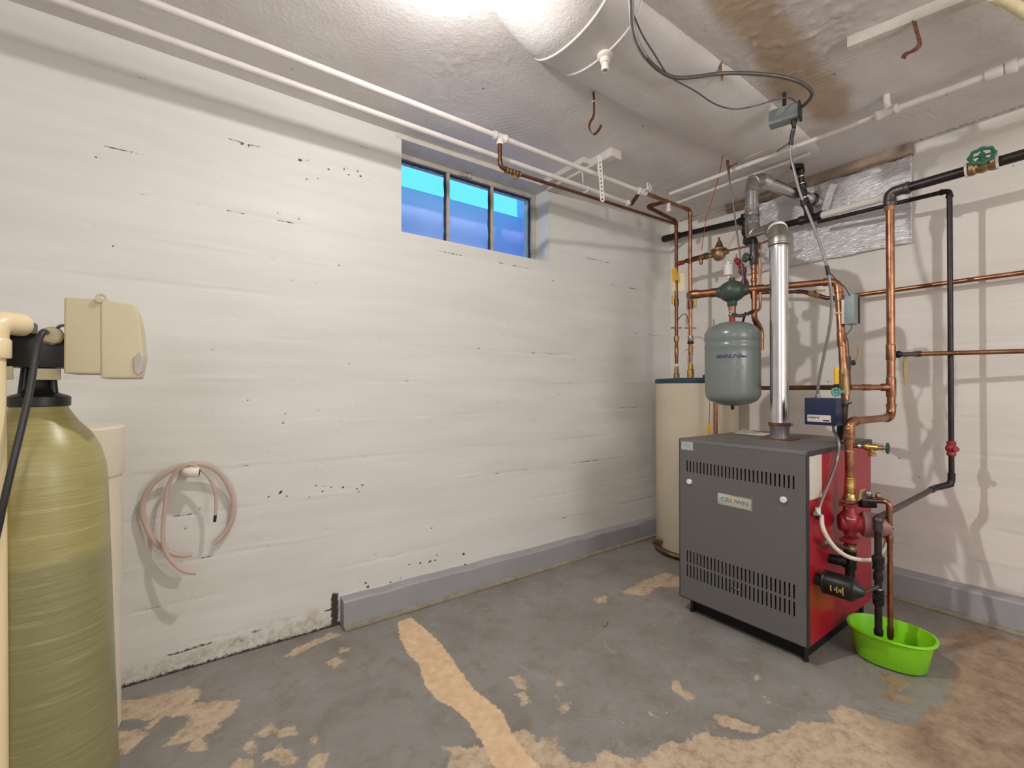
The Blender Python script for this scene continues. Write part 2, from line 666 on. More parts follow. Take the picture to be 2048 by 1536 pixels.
def collar(t, c, d, r, L, mat, name='coupling', label=None):
    d = V(d).normalized()
    return link(name, *lathe(V(c)-d*L/2, d, [(r*.94, 0), (r, L*.12), (r, L*.88), (r*.94, L)], 18), mat, t, label=label)


def nut(t, c, d, r, L, mat, name='nut'):
    d = V(d).normalized()
    return link(name, *lathe(V(c)-d*L/2, d, [(r*.9, 0), (r, L*.15), (r, L*.85), (r*.9, L)], 6), mat, t, smooth=False)


def lerp(a, b, t):
    return V(a)*(1-t)+V(b)*t


def text(name, s, size, c, right, up, out, mat, parent, depth=.0006, sx=1.0, align='CENTER', bold=0, shear=0):
    """real lettering lying on a surface: centre c, reading direction, up and outward directions"""
    cu = bpy.data.curves.new(name, 'FONT')
    cu.body = s
    cu.size = size
    cu.align_x = align
    cu.align_y = 'CENTER'
    cu.extrude = depth
    cu.offset = bold
    cu.shear = shear
    cu.resolution_u = 3
    tmp = bpy.data.objects.new(name, cu)
    COL.objects.link(tmp)
    dg = bpy.context.evaluated_depsgraph_get()
    me = bpy.data.meshes.new_from_object(tmp.evaluated_get(dg))
    vs = [V(c)+V(right).normalized()*v.co.x*sx+V(up).normalized()*v.co.y+V(out).normalized()*v.co.z for v in me.vertices]
    fs = [tuple(p.vertices) for p in me.polygons]
    bpy.data.objects.remove(tmp)
    return link(name, vs, fs, mat, parent, smooth=False)


# ------------------------------------------------------------------ numpy noise for relief
def vnoise(x, y, seed):
    """smooth value noise at arrays x, y"""
    r = np.random.RandomState(seed).rand(256, 256)
    xi, yi = np.floor(x).astype(int), np.floor(y).astype(int)
    fx, fy = x-xi, y-yi
    fx, fy = fx*fx*(3-2*fx), fy*fy*(3-2*fy)
    g = lambda a, b: r[a % 256, b % 256]
    return (g(xi, yi)*(1-fx)+g(xi+1, yi)*fx)*(1-fy)+(g(xi, yi+1)*(1-fx)+g(xi+1, yi+1)*fx)*fy


def fnoise(x, y, seed, oct=4):
    s, a, t = 0, 1, 0
    for i in range(oct):
        s = s+a*vnoise(x*2**i, y*2**i, seed+i)
        t += a
        a *= .5
    return s/t


def sd_poly(X, Y, poly):
    """signed distance, positive inside"""
    P = np.array([(p[0], p[1]) for p in poly])
    d = np.full(X.shape, 1e9)
    ins = np.zeros(X.shape, bool)
    n = len(P)
    for i in range(n):
        ax, ay = P[i]
        bx, by = P[(i+1) % n]
        ex, ey = bx-ax, by-ay
        wx, wy = X-ax, Y-ay
        t = np.clip((wx*ex+wy*ey)/(ex*ex+ey*ey+1e-12), 0, 1)
        d = np.minimum(d, np.hypot(wx-ex*t, wy-ey*t))
        c = ((ay > Y) != (by > Y)) & (X < (bx-ax)*(Y-ay)/((by-ay) if abs(by-ay) > 1e-12 else 1e-12)+ax)
        ins ^= c
    return np.where(ins, d, -d)


def spans(breaks, step):
    out = []
    for a, b in zip(breaks[:-1], breaks[1:]):
        n = max(1, int(round((b-a)/step)))
        out += list(np.linspace(a, b, n, endpoint=False))
    return np.array(out+[breaks[-1]])


def sheet(name, us, vs_, pos, hole, mat, attrs, kind='structure'):
    U, W = np.meshgrid(us, vs_, indexing='ij')
    P = pos(U, W)
    nu, nv = U.shape
    idx = np.arange(nu*nv).reshape(nu, nv)
    q = np.stack([idx[:-1, :-1], idx[1:, :-1], idx[1:, 1:], idx[:-1, 1:]], -1)
    cu, cw = (U[:-1, :-1]+U[1:, 1:])/2, (W[:-1, :-1]+W[1:, 1:])/2
    keep = ~hole(cu, cw)
    q = q[keep]
    me = bpy.data.meshes.new(name)
    co = P.reshape(-1, 3)
    me.vertices.add(len(co))
    me.vertices.foreach_set('co', co.astype(np.float32).ravel())
    me.loops.add(q.size)
    me.loops.foreach_set('vertex_index', q.astype(np.int32).ravel())
    me.polygons.add(len(q))
    me.polygons.foreach_set('loop_start', np.arange(0, q.size, 4, dtype=np.int32))
    me.polygons.foreach_set('loop_total', np.full(len(q), 4, dtype=np.int32))
    me.update()
    me.validate()
    me.polygons.foreach_set('use_smooth', [True]*len(me.polygons))
    for k, f in attrs.items():
        a = me.attributes.new(k, 'FLOAT', 'POINT')
        a.data.foreach_set('value', f(U, W).astype(np.float32).ravel())
    me.materials.append(M[mat])
    o = bpy.data.objects.new(name, me)
    if kind:
        o['kind'] = kind
    COL.objects.link(o)
    return o


def struct(name, geo, mat, parent=None, smooth=True):
    o = link(name, *geo, mat, parent, smooth=smooth)
    if parent is None:
        o['kind'] = 'structure'
    return o


XB, YA, ZC = 3.13, 2.20, 2.38
X0, Y0 = -2.2, -3.0
WX0, WX1, WZ0, WZ1 = .895, 1.872, 1.888, 2.357      # window opening

# ------------------------------------------------------------------ the setting
JZ = np.array([.09, .263, .42, .602, .77, .95, 1.13, 1.312, 1.496, 1.66, 1.826, 1.975, 2.12, 2.26])


def board_relief(u, z, seed):
    """board steps, joint fins and cracks, pits; positive = out of the wall"""
    zz = z+.006*(vnoise(u*1.5, z*0+3, seed)-.5)
    k = np.searchsorted(JZ, zz)
    off = np.random.RandomState(seed).rand(40)-.5
    out = off[k]*.0013
    out = out+(fnoise(u*1.3, z*2.2, seed+5, 4)-.5)*.005
    out = out+(fnoise(u*9, z*30, seed+9, 3)-.5)*.0009
    for i, j in enumerate(JZ):
        d = (zz-j)+(vnoise(u*24, z*0+i*7.3, seed+20)-.5)*.005
        on = np.clip((vnoise(u*3.1+i*13.7, z*0+i*3.3, seed+30)-.42)*5, 0, 1)
        fin = np.clip((vnoise(u*5.3+i*5.7, z*0+i*9.1, seed+31)-.66)*6, 0, 1)
        out = out-on*.0030*np.exp(-(d/.0034)**2)+fin*.0028*np.exp(-((d-.006)/.004)**2)
    return out


def pits(u, z, n, seed, ulo, uhi, zlo, zhi, rlo=.002, rhi=.0048):
    g = np.zeros(u.shape)
    r = np.random.RandomState(seed)
    for _ in range(n):
        pu, pz, pr = r.uniform(ulo, uhi), r.uniform(zlo, zhi), r.uniform(rlo, rhi)
        a = (abs(u[:, 0]-pu) < .03).nonzero()[0]
        b = (abs(z[0, :]-pz) < .03).nonzero()[0]
        if len(a) and len(b):
            s = np.s_[a[0]:a[-1]+1, b[0]:b[-1]+1]
            g[s] = np.maximum(g[s], np.exp(-((u[s]-pu)**2*(.5 if _ % 3 else 1)+(z[s]-pz)**2)/pr**2))
    return g


def A_grime_pits(U, Z):
    g = pits(U, Z, 130, 3, -.4, 3.0, .15, 2.2)  # pits darkened in colour for the shade inside them and bare concrete
    # groups of holes along two joints, dirt at the foot of the wall and round the broken kerb end
    g = np.maximum(g, pits(U, Z, 16, 8, .18, .75, 2.105, 2.135, .003, .008))
    g = np.maximum(g, pits(U, Z, 12, 9, .6, 1.3, .12, .2, .004, .009))
    g = np.maximum(g, pits(U, Z, 20, 10, .3, .8, .6, .66, .003, .007))
    for i, j in enumerate(JZ):
        d = (Z+.006*(vnoise(U*1.5, Z*0+3, 50)-.5)-j)+(vnoise(U*24, Z*0+i*7.3, 70)-.5)*.005
        on = np.clip((vnoise(U*3.1+i*13.7, Z*0+i*3.3, 80)-.42)*5, 0, 1)*np.clip((fnoise(U*11, Z*0+i*5.1, 88, 3)-.38)*6, 0, 1)
        g = np.maximum(g, .72*on*np.exp(-(d/.0035)**2))
    foot = np.clip(1-Z/.035, 0, 1)*(U < .62)*.75
    line = .75*np.exp(-((Z-.075-.02*(fnoise(U*4, U*0, 5)-.5))/.008)**2)*np.clip((fnoise(U*6, Z*0+2, 77)-.45)*6, 0, 1)*(U < .6)
    kerb = .95*np.exp(-((U-.575)/.022)**2)*np.clip((.17-Z)/.03, 0, 1)
    up = Z*0
    return np.maximum.reduce([g, foot, line, kerb, up])


def A_stain(U, Z):
    s = np.clip((.17-Z)/.12, 0, 1)*.5*np.clip((.75-U)/.2, 0, 1)
    s = s+.1*np.exp(-((U-.5)/.2)**2-((Z-.09)/.05)**2)
    s = np.maximum(s, np.clip((.16-Z)/.1, 0, 1)*.3)
    s = np.maximum(s, .35*np.exp(-((U-2.55)/.3)**2-((Z-1.3)/.25)**2))
    return s


us = np.concatenate([np.linspace(X0, -.7, 12, endpoint=False), spans([-.7, WX0, WX1, XB+.03], .0078)])
zs = spans([-.03, WZ0, WZ1, ZC+.05], .0078)


def posA(U, Z):
    r = board_relief(U, Z, 50)
    g = pits(U, Z, 130, 3, -.4, 3.0, .15, 2.2)+pits(U, Z, 16, 8, .18, .75, 2.105, 2.135, .003, .008)
    edge = np.minimum.reduce([np.hypot(np.maximum(np.maximum(WX0-U, U-WX1), 0), np.maximum(np.maximum(WZ0-Z, Z-WZ1), 0))/.03, U*0+1])
    r = (r-g*.006)*edge
    return np.stack([U, YA-r, Z], -1)


sheet('wall_left', us, zs, posA, lambda u, z: (u > WX0) & (u < WX1) & (z > WZ0) & (z < WZ1), 'wall_left', {'grime_pits': A_grime_pits, 'stain': A_stain})


def posB(U, Z):
    r = board_relief(U+7.7, Z, 90)
    g = pits(U, Z, 50, 13, .2, 2.0, .15, 2.2)
    return np.stack([XB-(r-g*.005), U, Z], -1)


def B_grime_pits(U, Z):
    g = pits(U, Z, 50, 13, .2, 2.0, .15, 2.2)  # pit shade put into the colour here too
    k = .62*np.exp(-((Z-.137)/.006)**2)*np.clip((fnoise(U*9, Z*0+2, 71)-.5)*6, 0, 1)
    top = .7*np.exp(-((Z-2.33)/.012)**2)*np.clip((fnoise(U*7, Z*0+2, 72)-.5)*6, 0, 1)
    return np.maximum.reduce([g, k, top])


usb = np.concatenate([np.linspace(Y0, 0, 14, endpoint=False), spans([0, YA+.03], .009)])
sheet('wall_right', usb, spans([-.03, ZC+.05], .009), posB, lambda u, z: u > 1e9, 'wall_right',
      {'grime_pits': B_grime_pits, 'stain': lambda U, Z: np.clip((.2-Z)/.1, 0, 1)*.3})

struct('wall_rear', box(X0, XB+.1, Y0-.12, Y0, 0, ZC+.1, 0), 'wall_plain', smooth=False)
struct('wall_side', box(X0-.12, X0, Y0-.12, YA+.1, 0, ZC+.1, 0), 'wall_plain', smooth=False)

# ceiling: trowelled plaster relief, brown water stain
stain_px = [(1400, -30), (1420, 20), (1485, 90), (1540, 193), (1585, 205), (1620, 238), (1668, 246), (1705, 225), (1702, 180),
            (1650, 140), (1600, 72), (1530, -30)]
stain_w = [at(px, py, z=ZC) for px, py in stain_px]
arcs = []
ra = np.random.RandomState(4)
for i in range(70):
    arcs.append((ra.uniform(-.4, 3.0), ra.uniform(-.2, 2.2), ra.uniform(.12, .5), ra.uniform(0, 2*PI), ra.uniform(.5, 1.3), ra.uniform(.0015, .004), ra.uniform(.012, .03)))


def posC(U, W):
    h = (fnoise(U*1.6, W*1.6, 12, 4)-.5)*.010
    for cx, cy, R, a0, da, amp, lam in arcs:
        dx, dy = U-cx, W-cy
        rr = np.hypot(dx, dy)
        an = np.angle(np.exp(1j*(np.arctan2(dy, dx)-a0)))
        wgt = np.exp(-((rr-R)/(.35*R))**2)*np.exp(-(an/da)**2)
        h = h+wgt*amp*np.abs(np.sin(rr/lam*PI))*.6
    rid = np.abs(fnoise(U*9+3*fnoise(U*3, W*3, 41), W*9, 40, 4)-.5)
    patch = np.clip((fnoise(U*1.1, W*1.1, 60, 3)-.4)*3, 0, 1)
    h = h+np.clip(.06-rid, 0, 1)*.045*patch
    blob = np.clip(fnoise(U*34, W*34, 61, 3)-.6, 0, 1)*.03*patch
    h = h+blob
    return np.stack([U, W, ZC-h+.004], -1)


sheet('ceiling', np.concatenate([np.linspace(X0, -.5, 10, endpoint=False), spans([-.5, XB+.02], .0085)]),
      np.concatenate([np.linspace(Y0, -.1, 14, endpoint=False), spans([-.1, YA+.02], .0085)]), posC, lambda u, z: u > 1e9, 'ceiling',
      {'stain': lambda U, W: np.clip(.55+sd_poly(U, W, stain_w)/.16, 0, 1),
       'grime_pits': lambda U, W: np.maximum(pits(U, W, 40, 33, .3, 3.0, .2, 2.1, .004, .008), .62*np.exp(-((U-XB+.03)/.03)**2)*(fnoise(W*4, U*0, 36) > .5))})

# floor: grey paint worn through to bare concrete
def fl(pts):
    return [at(px, py, z=0) for px, py in pts]


worn = [
    [(235, 1402), (330, 1385), (380, 1368), (402, 1385), (385, 1406), (440, 1399), (480, 1398), (478, 1415), (445, 1440), (432, 1465), (410, 1470), (420, 1495), (395, 1505), (365, 1500), (385, 1478), (335, 1486), (360, 1458), (380, 1430), (330, 1432), (300, 1457), (290, 1458), (312, 1432), (235, 1440)],
    [(235, 1462), (285, 1460), (290, 1472), (265, 1500), (235, 1512)],
    [(515, 1465), (545, 1443), (560, 1455), (590, 1452), (588, 1468), (560, 1470), (548, 1460), (522, 1470)],
    [(518, 1510), (560, 1487), (585, 1500), (602, 1520), (570, 1528), (540, 1515), (525, 1522)],
    [(440, 1545), (480, 1513), (512, 1520), (500, 1545)],
    [(490, 1492), (505, 1480), (510, 1498), (498, 1506)],
    [(610, 1545), (625, 1510), (655, 1505), (640, 1545)],
    [(618, 1475), (630, 1468), (640, 1478), (628, 1486)],
    [(650, 1322), (672, 1310), (686, 1322), (668, 1332)], [(672, 1296), (690, 1292), (696, 1300), (680, 1304)],
    [(576, 1308), (600, 1290), (660, 1264), (682, 1268), (640, 1287), (590, 1310)],
    [(1022, 1352), (1036, 1350), (1052, 1372), (1040, 1374)], [(1034, 1386), (1052, 1382), (1064, 1402), (1048, 1408)],
    [(1111, 1358), (1122, 1356), (1124, 1368), (1113, 1369)], [(1110, 1390), (1121, 1386), (1122, 1402), (1112, 1403)],
    [(1116, 1414), (1136, 1400), (1138, 1412), (1124, 1428)],
    [(1340, 1358), (1352, 1356), (1366, 1376), (1393, 1388), (1384, 1399), (1360, 1390), (1342, 1374)],
    [(1504, 1351), (1514, 1347), (1524, 1355), (1512, 1358)], [(1522, 1388), (1530, 1390), (1540, 1405), (1532, 1404)],
    [(1760, 1349), (1790, 1347), (1815, 1356), (1812, 1374), (1792, 1381), (1832, 1398), (1822, 1405), (1782, 1400), (1752, 1386), (1775, 1380), (1768, 1365)],
    [(1425, 1432), (1450, 1425), (1490, 1443), (1520, 1446), (1530, 1465), (1490, 1462), (1440, 1450)],
    [(1240, 1184), (1300, 1154), (1330, 1142), (1372, 1158), (1358, 1173), (1320, 1172), (1290, 1190), (1250, 1186)],
    [(1190, 1196), (1212, 1190), (1214, 1202), (1196, 1206)],
    [(860, 1600), (905, 1500), (880, 1492), (960, 1490), (1050, 1455), (1078, 1478), (1112, 1474), (1128, 1505), (1145, 1522), (1190, 1522), (1206, 1500), (1240, 1515), (1290, 1518), (1312, 1490), (1342, 1483), (1372, 1487), (1390, 1462), (1432, 1450), (1420, 1470), (1480, 1482), (1530, 1468), (1562, 1460), (1600, 1444), (1670, 1444), (1650, 1420), (1690, 1408), (1740, 1430), (1790, 1445), (1832, 1448), (1852, 1420), (1892, 1400), (1900, 1350), (1930, 1312), (1880, 1285), (1900, 1262), (1960, 1252), (2080, 1290), (2200, 1400), (2200, 1700), (860, 1700)],
]
worn_w = [fl(p) for p in worn]
strip_w = fl([(795, 1243), (800, 1275), (815, 1305), (838, 1325), (848, 1365), (872, 1395), (905, 1412), (935, 1440), (962, 1480), (975, 1510), (1005, 1545), (1020, 1580),
              (1120, 1580), (1085, 1536), (1050, 1500), (1022, 1460), (1007, 1425), (980, 1400), (950, 1378), (925, 1345), (900, 1310), (880, 1283), (858, 1262), (838, 1245), (822, 1233)])


def f_worn(U, W):
    d = np.full(U.shape, -9.)
    for p in worn_w:
        d = np.maximum(d, sd_poly(U, W, p))
    return d


def posF(U, W):
    h = (fnoise(U*1.2, W*1.2, 5, 3)-.5)*.006+(fnoise(U*8, W*8, 6, 3)-.5)*.0014
    h = h-np.clip(sd_poly(U, W, strip_w)/.01, 0, 1)*.0015
    return np.stack([U, W, np.minimum(h-.003, 0)], -1)


sheet('floor', np.concatenate([np.linspace(X0, -.4, 10, endpoint=False), spans([-.4, XB+.02], .0095)]),
      np.concatenate([np.linspace(Y0, -.1, 14, endpoint=False), spans([-.1, YA+.02], .0095)]), posF, lambda u, z: u > 1e9, 'floor',
      {'worn': f_worn, 'strip': lambda U, W: sd_poly(U, W, strip_w), 'brown': lambda U, W: np.clip((U*.9-W*1.2-1.05), -1, 1)})


def kerb(name, x0, x1, y0, y1, h, axis, seed):
    """long concrete kerb with a slightly uneven top"""
    n = 60
    vs, fs = [], []
    r = np.random.RandomState(seed)
    for i in range(n+1):
        t = i/n
        dz = (vnoise(np.array([t*26.]), np.array([1.]), seed)[0]-.5)*.008
        dd = (vnoise(np.array([t*15.]), np.array([5.]), seed)[0]-.5)*.004
        if axis == 'x':
            x = x0+(x1-x0)*t
            ring = [(x, y1, 0), (x, y0+dd, 0), (x, y0+.002+dd, h-.008+dz), (x, y0+.01, h+dz), (x, y1, h+dz+.004)]
        else:
            y = y0+(y1-y0)*t
            ring = [(x1, y, 0), (x0+dd, y, 0), (x0+.002+dd, y, h-.008+dz), (x0+.01, y, h+dz), (x1, y, h+dz+.004)]
        vs += [V(p) for p in ring]
    for i in range(n):
        for k in range(5):
            k2 = (k+1) % 5
            fs.append((i*5+k, i*5+k2, (i+1)*5+k2, (i+1)*5+k))
    fs += [tuple(range(5)), tuple(n*5+k for k in range(5))]
    return struct(name, (vs, fs), 'kerb')


ka = kerb('baseboard_left', .6, XB, YA-.06, YA+.01, .122, 'x', 3)
lipA = link('kerb_lip', *box(.598, XB-.09, YA-.082, YA-.055, -.003, .014, .006), 'kerb_lip', ka)
kb = kerb('baseboard_right', XB-.085, XB+.01, Y0, YA, .132, 'y', 8)
lipB = link('kerb_lip', *box(XB-.115, XB-.08, Y0, YA, -.003, .012, .005), 'kerb_lip', kb)

# ring-flanged round soffit buried in the ceiling
def soffit():
    yc, hw, drop = 1.17, .20, .078
    xs = list(np.linspace(.82, 1.10, 10))+list(np.linspace(1.14, 2.9, 30))
    def amt(x):
        a = min(1, max(0, (x-.82)/.27))
        b = min(1, max(0, (2.9-x)/1.3))
        return a*a*(3-2*a)*b*(2-b)
    def ring(x):
        s = amt(x)
        out = []
        for k in range(25):
            a = PI*k/24
            out.append(V((x, yc+hw*(.75+.25*s)*math.cos(a), ZC+.016-(drop*s+.012)*math.sin(a)**.8)))
        return out
    vs, fs = [], []
    rings = [ring(x) for x in xs]
    for r_ in rings:
        vs += r_
    for i in range(len(rings)-1):
        for k in range(24):
            fs.append((i*25+k, i*25+k+1, (i+1)*25+k+1, (i+1)*25+k))
    o = struct('trim_1', (vs, fs), 'ceiling')
    for x in (1.085, 1.225):
        pts = [V((x+.012*math.sin(PI*k/24), yc+hw*1.0*math.cos(PI*k/24), ZC+.016-(drop*amt(x)+.013)*math.sin(PI*k/24)**.8)) for k in range(25)]
        link('seam', *sweep(pts, .0045, 8), 'white_pipe', o)
    return o
soffit()

# ------------------------------------------------------------------ window
win = bpy.data.objects.new('window_1', None)
win.location = ((WX0+WX1)/2, YA+.1, WZ0)
win['kind'] = 'structure'
COL.objects.link(win)
YG = 2.36
link('sill', *box(WX0-.03, WX1+.03, YA+.002, YG+.1, WZ0-.05, WZ0, .003), 'wall_left', win)
link('jamb', *box(WX1, WX1+.06, YA+.003, YG+.1, WZ0-.05, WZ1+.03, .003), 'wall_left', win)
link('jamb', *box(WX0-.06, WX0, YA+.003, YG+.1, WZ0-.05, WZ1+.03, .003), 'wall_left', win)
link('lintel', *box(WX0-.03, WX1+.03, YA-.004, YG+.1, WZ1, WZ1+.04, .003), 'white_wood', win)
gx0, gx1, gz0, gz1 = WX0, 1.838, WZ0, 2.338
mx = [at(896, 400, y=YG-.02).x, at(984, 440, y=YG-.02).x]
link('frame', *box(WX0, WX1, YG-.03, YG+.02, 2.33, WZ1, .004), 'window_frame', win)
link('frame', *box(gx1, WX1, YG-.03, YG+.02, WZ0, 2.335, .004), 'window_frame', win)
link('frame', *box(WX0, gx1, YG-.01, YG+.02, WZ0, WZ0+.02, .003), 'window_frame', win)
link('frame', *box(WX0, WX0+.02, YG-.01, YG+.02, WZ0, 2.335, .003), 'window_frame', win)
for x in mx:
    link('mullion', *box(x-.009, x+.009, YG-.025, YG+.01, WZ0+.015, 2.335, .003), 'window_frame', win)
ed = [WX0+.02]+[v for x in mx for v in (x-.009, x+.009)]+[gx1]
for i in range(3):
    a, b = ed[2*i], ed[2*i+1]
    link('pane', *box(a-.004, b+.004, YG-.003, YG, WZ0+.015, 2.335, 0), 'glass', win, smooth=False)
    # dark old putty along the top and the right of each pane, uneven
    pts = [V((a+(b-a)*k/14, YG-.006, 2.329-.004*random.random())) for k in range(15)]
    link('putty', *sweep(pts, [.007+.003*random.random() for _ in pts], 6), 'putty', win)
    pts = [V((b-.002-.004*random.random(), YG-.006, 2.33-(2.33-WZ0-.02)*k/14)) for k in range(15)]
    link('putty', *sweep(pts, [.005+.004*random.random() for _ in pts], 6), 'putty', win)
link('latch', *join(ball((1.36, YG-.045, 2.337), .014), sweep([(1.30, YG-.036, 2.334), (1.36, YG-.04, 2.338)], .006, 8)), 'window_frame', win)
# window well outside: back wall that stops below the sky, and side walls
wb = at(880, 392, y=2.95).z
wx_r = at(1041, 400, y=2.95).x
struct('trim_3', join(box(.3, 3.2, 2.95, 3.0, 1.5, wb, .01), box(wx_r, wx_r+.05, 2.5, 3.0, 1.5, 2.9, .01), box(.3, 3.2, 2.37, 3.0, 1.45, 1.5, 0), box(.3, .35, 2.5, 3.0, 1.5, 2.9, 0)), 'well')

# ------------------------------------------------------------------ lampholders: one above the picture, two added over the rear fill lights
for nm, b, lab in (('lampholder', BULB, 'white porcelain lampholder on the ceiling just above the top edge'),
                   ('lampholder', FILL_LEFT, 'added white porcelain lampholder over the left fill light behind the camera'),
                   ('lampholder', FILL_RIGHT, 'added white porcelain lampholder over the right fill light behind the camera')):
    t = thing(nm, lab, 'lamp', (b[0], b[1], ZC))
    link('base', *lathe((b[0], b[1], ZC+.006), (0, 0, -1), [(.055, 0), (.055, .012), (.032, .03), (.03, .05), (.02, .052)]), 'porcelain', t)

# ------------------------------------------------------------------ ceiling pipes beside the left wall
PU = (1.75, 2.262)
PL = (1.862, 2.235)
t = thing('ceiling_pipe', 'white painted ceiling pipe, the outer of the pair running above the left wall', 'pipe', (1.0, PU[0], PU[1]), 'pair of white ceiling pipes')
x_tee = at(1000, 288, y=PU[0]).x
xv = at(1278, 384, y=PU[0]).x
link('pipe', *sweep([(X0, *PU), (x_tee, *PU)], .0125, 16), 'white_pipe', t)
link('pipe', *sweep([(x_tee, *PU), (xv, *PU)], .0125, 16), 'white_pipe', t)
link('tee', *join(lathe((x_tee-.035, *PU), (1, 0, 0), [(.019, 0), (.02, .008), (.017, .012), (.017, .058), (.02, .062), (.019, .07)], 18),
                  lathe((x_tee, PU[0], PU[1]), (0, 0, -1), [(.015, 0), (.015, .022), (.018, .026), (.017, .036)], 18)), 'white_pipe', t)
t = thing('ceiling_pipe', 'white painted ceiling pipe, the inner of the pair nearest the left wall', 'pipe', (1.0, PL[0], PL[1]), 'pair of white ceiling pipes')
xe = at(1252, 398, y=PL[0]).x
link('pipe', *sweep([(X0, *PL), (xe, *PL)], .0125, 16), 'white_pipe', t)
link('cap_fitting', *lathe((xe, *PL), (1, 0, 0), [(.013, 0), (.019, .004), (.019, .018), (.014, .024), (.014, .03)], 16), 'white_pipe', t)
link('elbow', *sweep(fillet([(xe+.02, *PL), (xe+.05, *PL), (xv+.02, PU[0]+.012, PU[1])], .03), .012, 14), 'copper_dark', t)

# wheel valve and the brown copper that drops to the heater
t = thing('heater_supply_pipe', 'brown copper pipe from the white round ceiling valve down to the heater, nearer the camera', 'pipe', (2.70, 1.747, 1.16))
A = V((xv, *PU))
C = at(1381, 424, y=1.747)
C = V((2.70, 1.747, 2.262))
wv = link('valve', *join(lathe(A-V((.01, 0, 0)), (1, 0, 0), [(.014, 0), (.02, .004), (.02, .016), (.015, .02), (.021, .035), (.015, .05), (.019, .055), (.019, .07), (.013, .075)], 16),
                    sweep([A+V((.03, 0, 0)), A+V((.03, -.045, .01))], .006, 8)), 'white_pipe', t)
link('handwheel', *handwheel(A+V((.03, -.05, .012)), (0.2, -1, .15), .024, .004), 'white_pipe', wv, label='white painted round handwheel')
TOPH = 1.165
pipe(t, [A+V((.06, 0, 0)), C, (2.70, 1.747, TOPH+.1)], .0115, 'copper')
zj = lambda py, d=2.985: 1.1+(775-py)/915*d
for py, r_, L, mt in ((522, .014, .03, 'copper_dark'), (609, .017, .055, 'copper_dark'), (676, .017, .03, 'steel'), (685, .02, .02, 'iron'), (702, .014, .05, 'copper')):
    collar(t, (2.70, 1.747, zj(py)), (0, 0, 1), r_, L, mt)
link('clamp', *obox((2.70, 1.747, zj(656)), RT, FW, (0, 0, 1), .075, .012, .008), 'copper_dark', t)
link('nipple', *lathe((2.70, 1.747, TOPH), (0, 0, 1), [(.022, 0), (.022, .05), (.016, .055), (.016, .09)], 8), 'brass', t)
link('lever', *obox((2.70+.03*RT.x, 1.747+.03*RT.y, zj(600)), RT, FW, (0, 0, 1), .012, .006, .07), 'yellow', t, label='yellow lever handle')

t = thing('heater_return_pipe', 'dark copper pipe with a looped top dropping to the heater beside the left wall', 'pipe', (2.79, 1.914, 1.16))
LT = V((2.79, 1.914, 2.235))
a1 = at(1337, 402, z=2.27)
a2 = at(1294, 413, z=2.262)
pipe(t, [a1, a2, V((2.79, 1.914, 2.258)), (2.79, 1.914, TOPH+.1)], .0115, 'copper_dark')
link('stub_valve', *join(sweep([a1, a1+V((.0, 0, -.05))], .012, 12), ball(a1+V((0, 0, -.055)), .016)), 'white_pipe', t)
zk = lambda py: zj(py, 3.18)
for py, r_, L, mt in ((470, .014, .05, 'copper_dark'), (605, .016, .05, 'copper_dark'), (678, .018, .04, 'brass_dull'), (704, .014, .05, 'copper')):
    collar(t, (2.79, 1.914, zk(py)), (0, 0, 1), r_, L, mt)
link('clamp', *obox((2.79, 1.914, zk(656)), RT, FW, (0, 0, 1), .075, .012, .008), 'copper_dark', t)
link('nipple', *lathe((2.79, 1.914, TOPH), (0, 0, 1), [(.02, 0), (.02, .03), (.015, .035), (.015, .08)], 8), 'brass_dull', t)
link('lever', *obox(V((2.79, 1.914, zk(600)))-RT*.028, RT, FW, (0, 0, 1), .012, .006, .06), 'yellow', t, label='yellow lever handle')
bw = tag(link('bonding_wire', *sweep(spline([(2.79, 1.90, zk(640)), V((2.76, 1.85, zk(633))), V((2.72, 1.79, zk(636))), (2.70, 1.76, zj(645))]), .003, 8), 'copper'),
         'thin arched copper wire bridging the two heater pipes', 'wire')

# branch from the tee along to the heater return
t = thing('branch_pipe', 'thin reddish brown pipe running from the tee past the window corner to the heater pipes', 'pipe', (x_tee, PU[0], 2.1))
b0 = V((x_tee, PU[0], PU[1]-.03))
b1 = V((x_tee, PU[0], 2.125))
b2 = b1+V((.07, .008, -.002))
b3 = V((2.775, 1.908, 2.235))
pipe(t, [b0, b1, b2], .0095, 'copper_dark', R=.022)
dd = (b3-b2).normalized()
link('pipe', *sweep([b2, b3], .0085, 14), 'rust_pipe', t)
for k in range(5):
    collar(t, b2+dd*(-.03+.02*k), dd, .015-.001*(k % 2), .012, 'brass_dull', 'fitting_ring')
link('drain_cap', *lathe(b2+V((.02, 0, -.008)), (0, -.3, -1), [(.006, 0), (.006, .012), (.01, .014), (.009, .026)], 10), 'brass', t)

# ------------------------------------------------------------------ ceiling cleats, straps, hooks
cl = tag(link('ceiling_cleat', *join(box(1.85, 1.93, 1.66, 2.195, ZC-.045, ZC+.002, .004), box(1.80, 1.86, 1.82, 2.195, ZC-.03, ZC+.002, .003)), 'white_wood'),
         'short white wooden cleat fixed to the ceiling beside the window', 'cleat')
def perforated(name, p0, p1, w_, side, mat, label, cat, holes=11, bend=None):
    """strap with real holes: rails and cross webs"""
    p0, p1 = V(p0), V(p1)
    d = (p1-p0)
    n = V(side).normalized()
    nn = d.normalized().cross(n)
    geo = []
    for s in (-1, 1):
        geo.append(obox((p0+p1)/2+n*s*w_*.36, n, nn, d.normalized(), w_*.28, .0015, d.length, 0))
    for k in range(holes+1):
        geo.append(obox(lerp(p0, p1, k/holes), n, nn, d.normalized(), w_*.6, .0015, d.length/holes*.45, 0))
    o = link(name, *join(*geo), mat, None, smooth=False)
    return tag(o, label, cat)
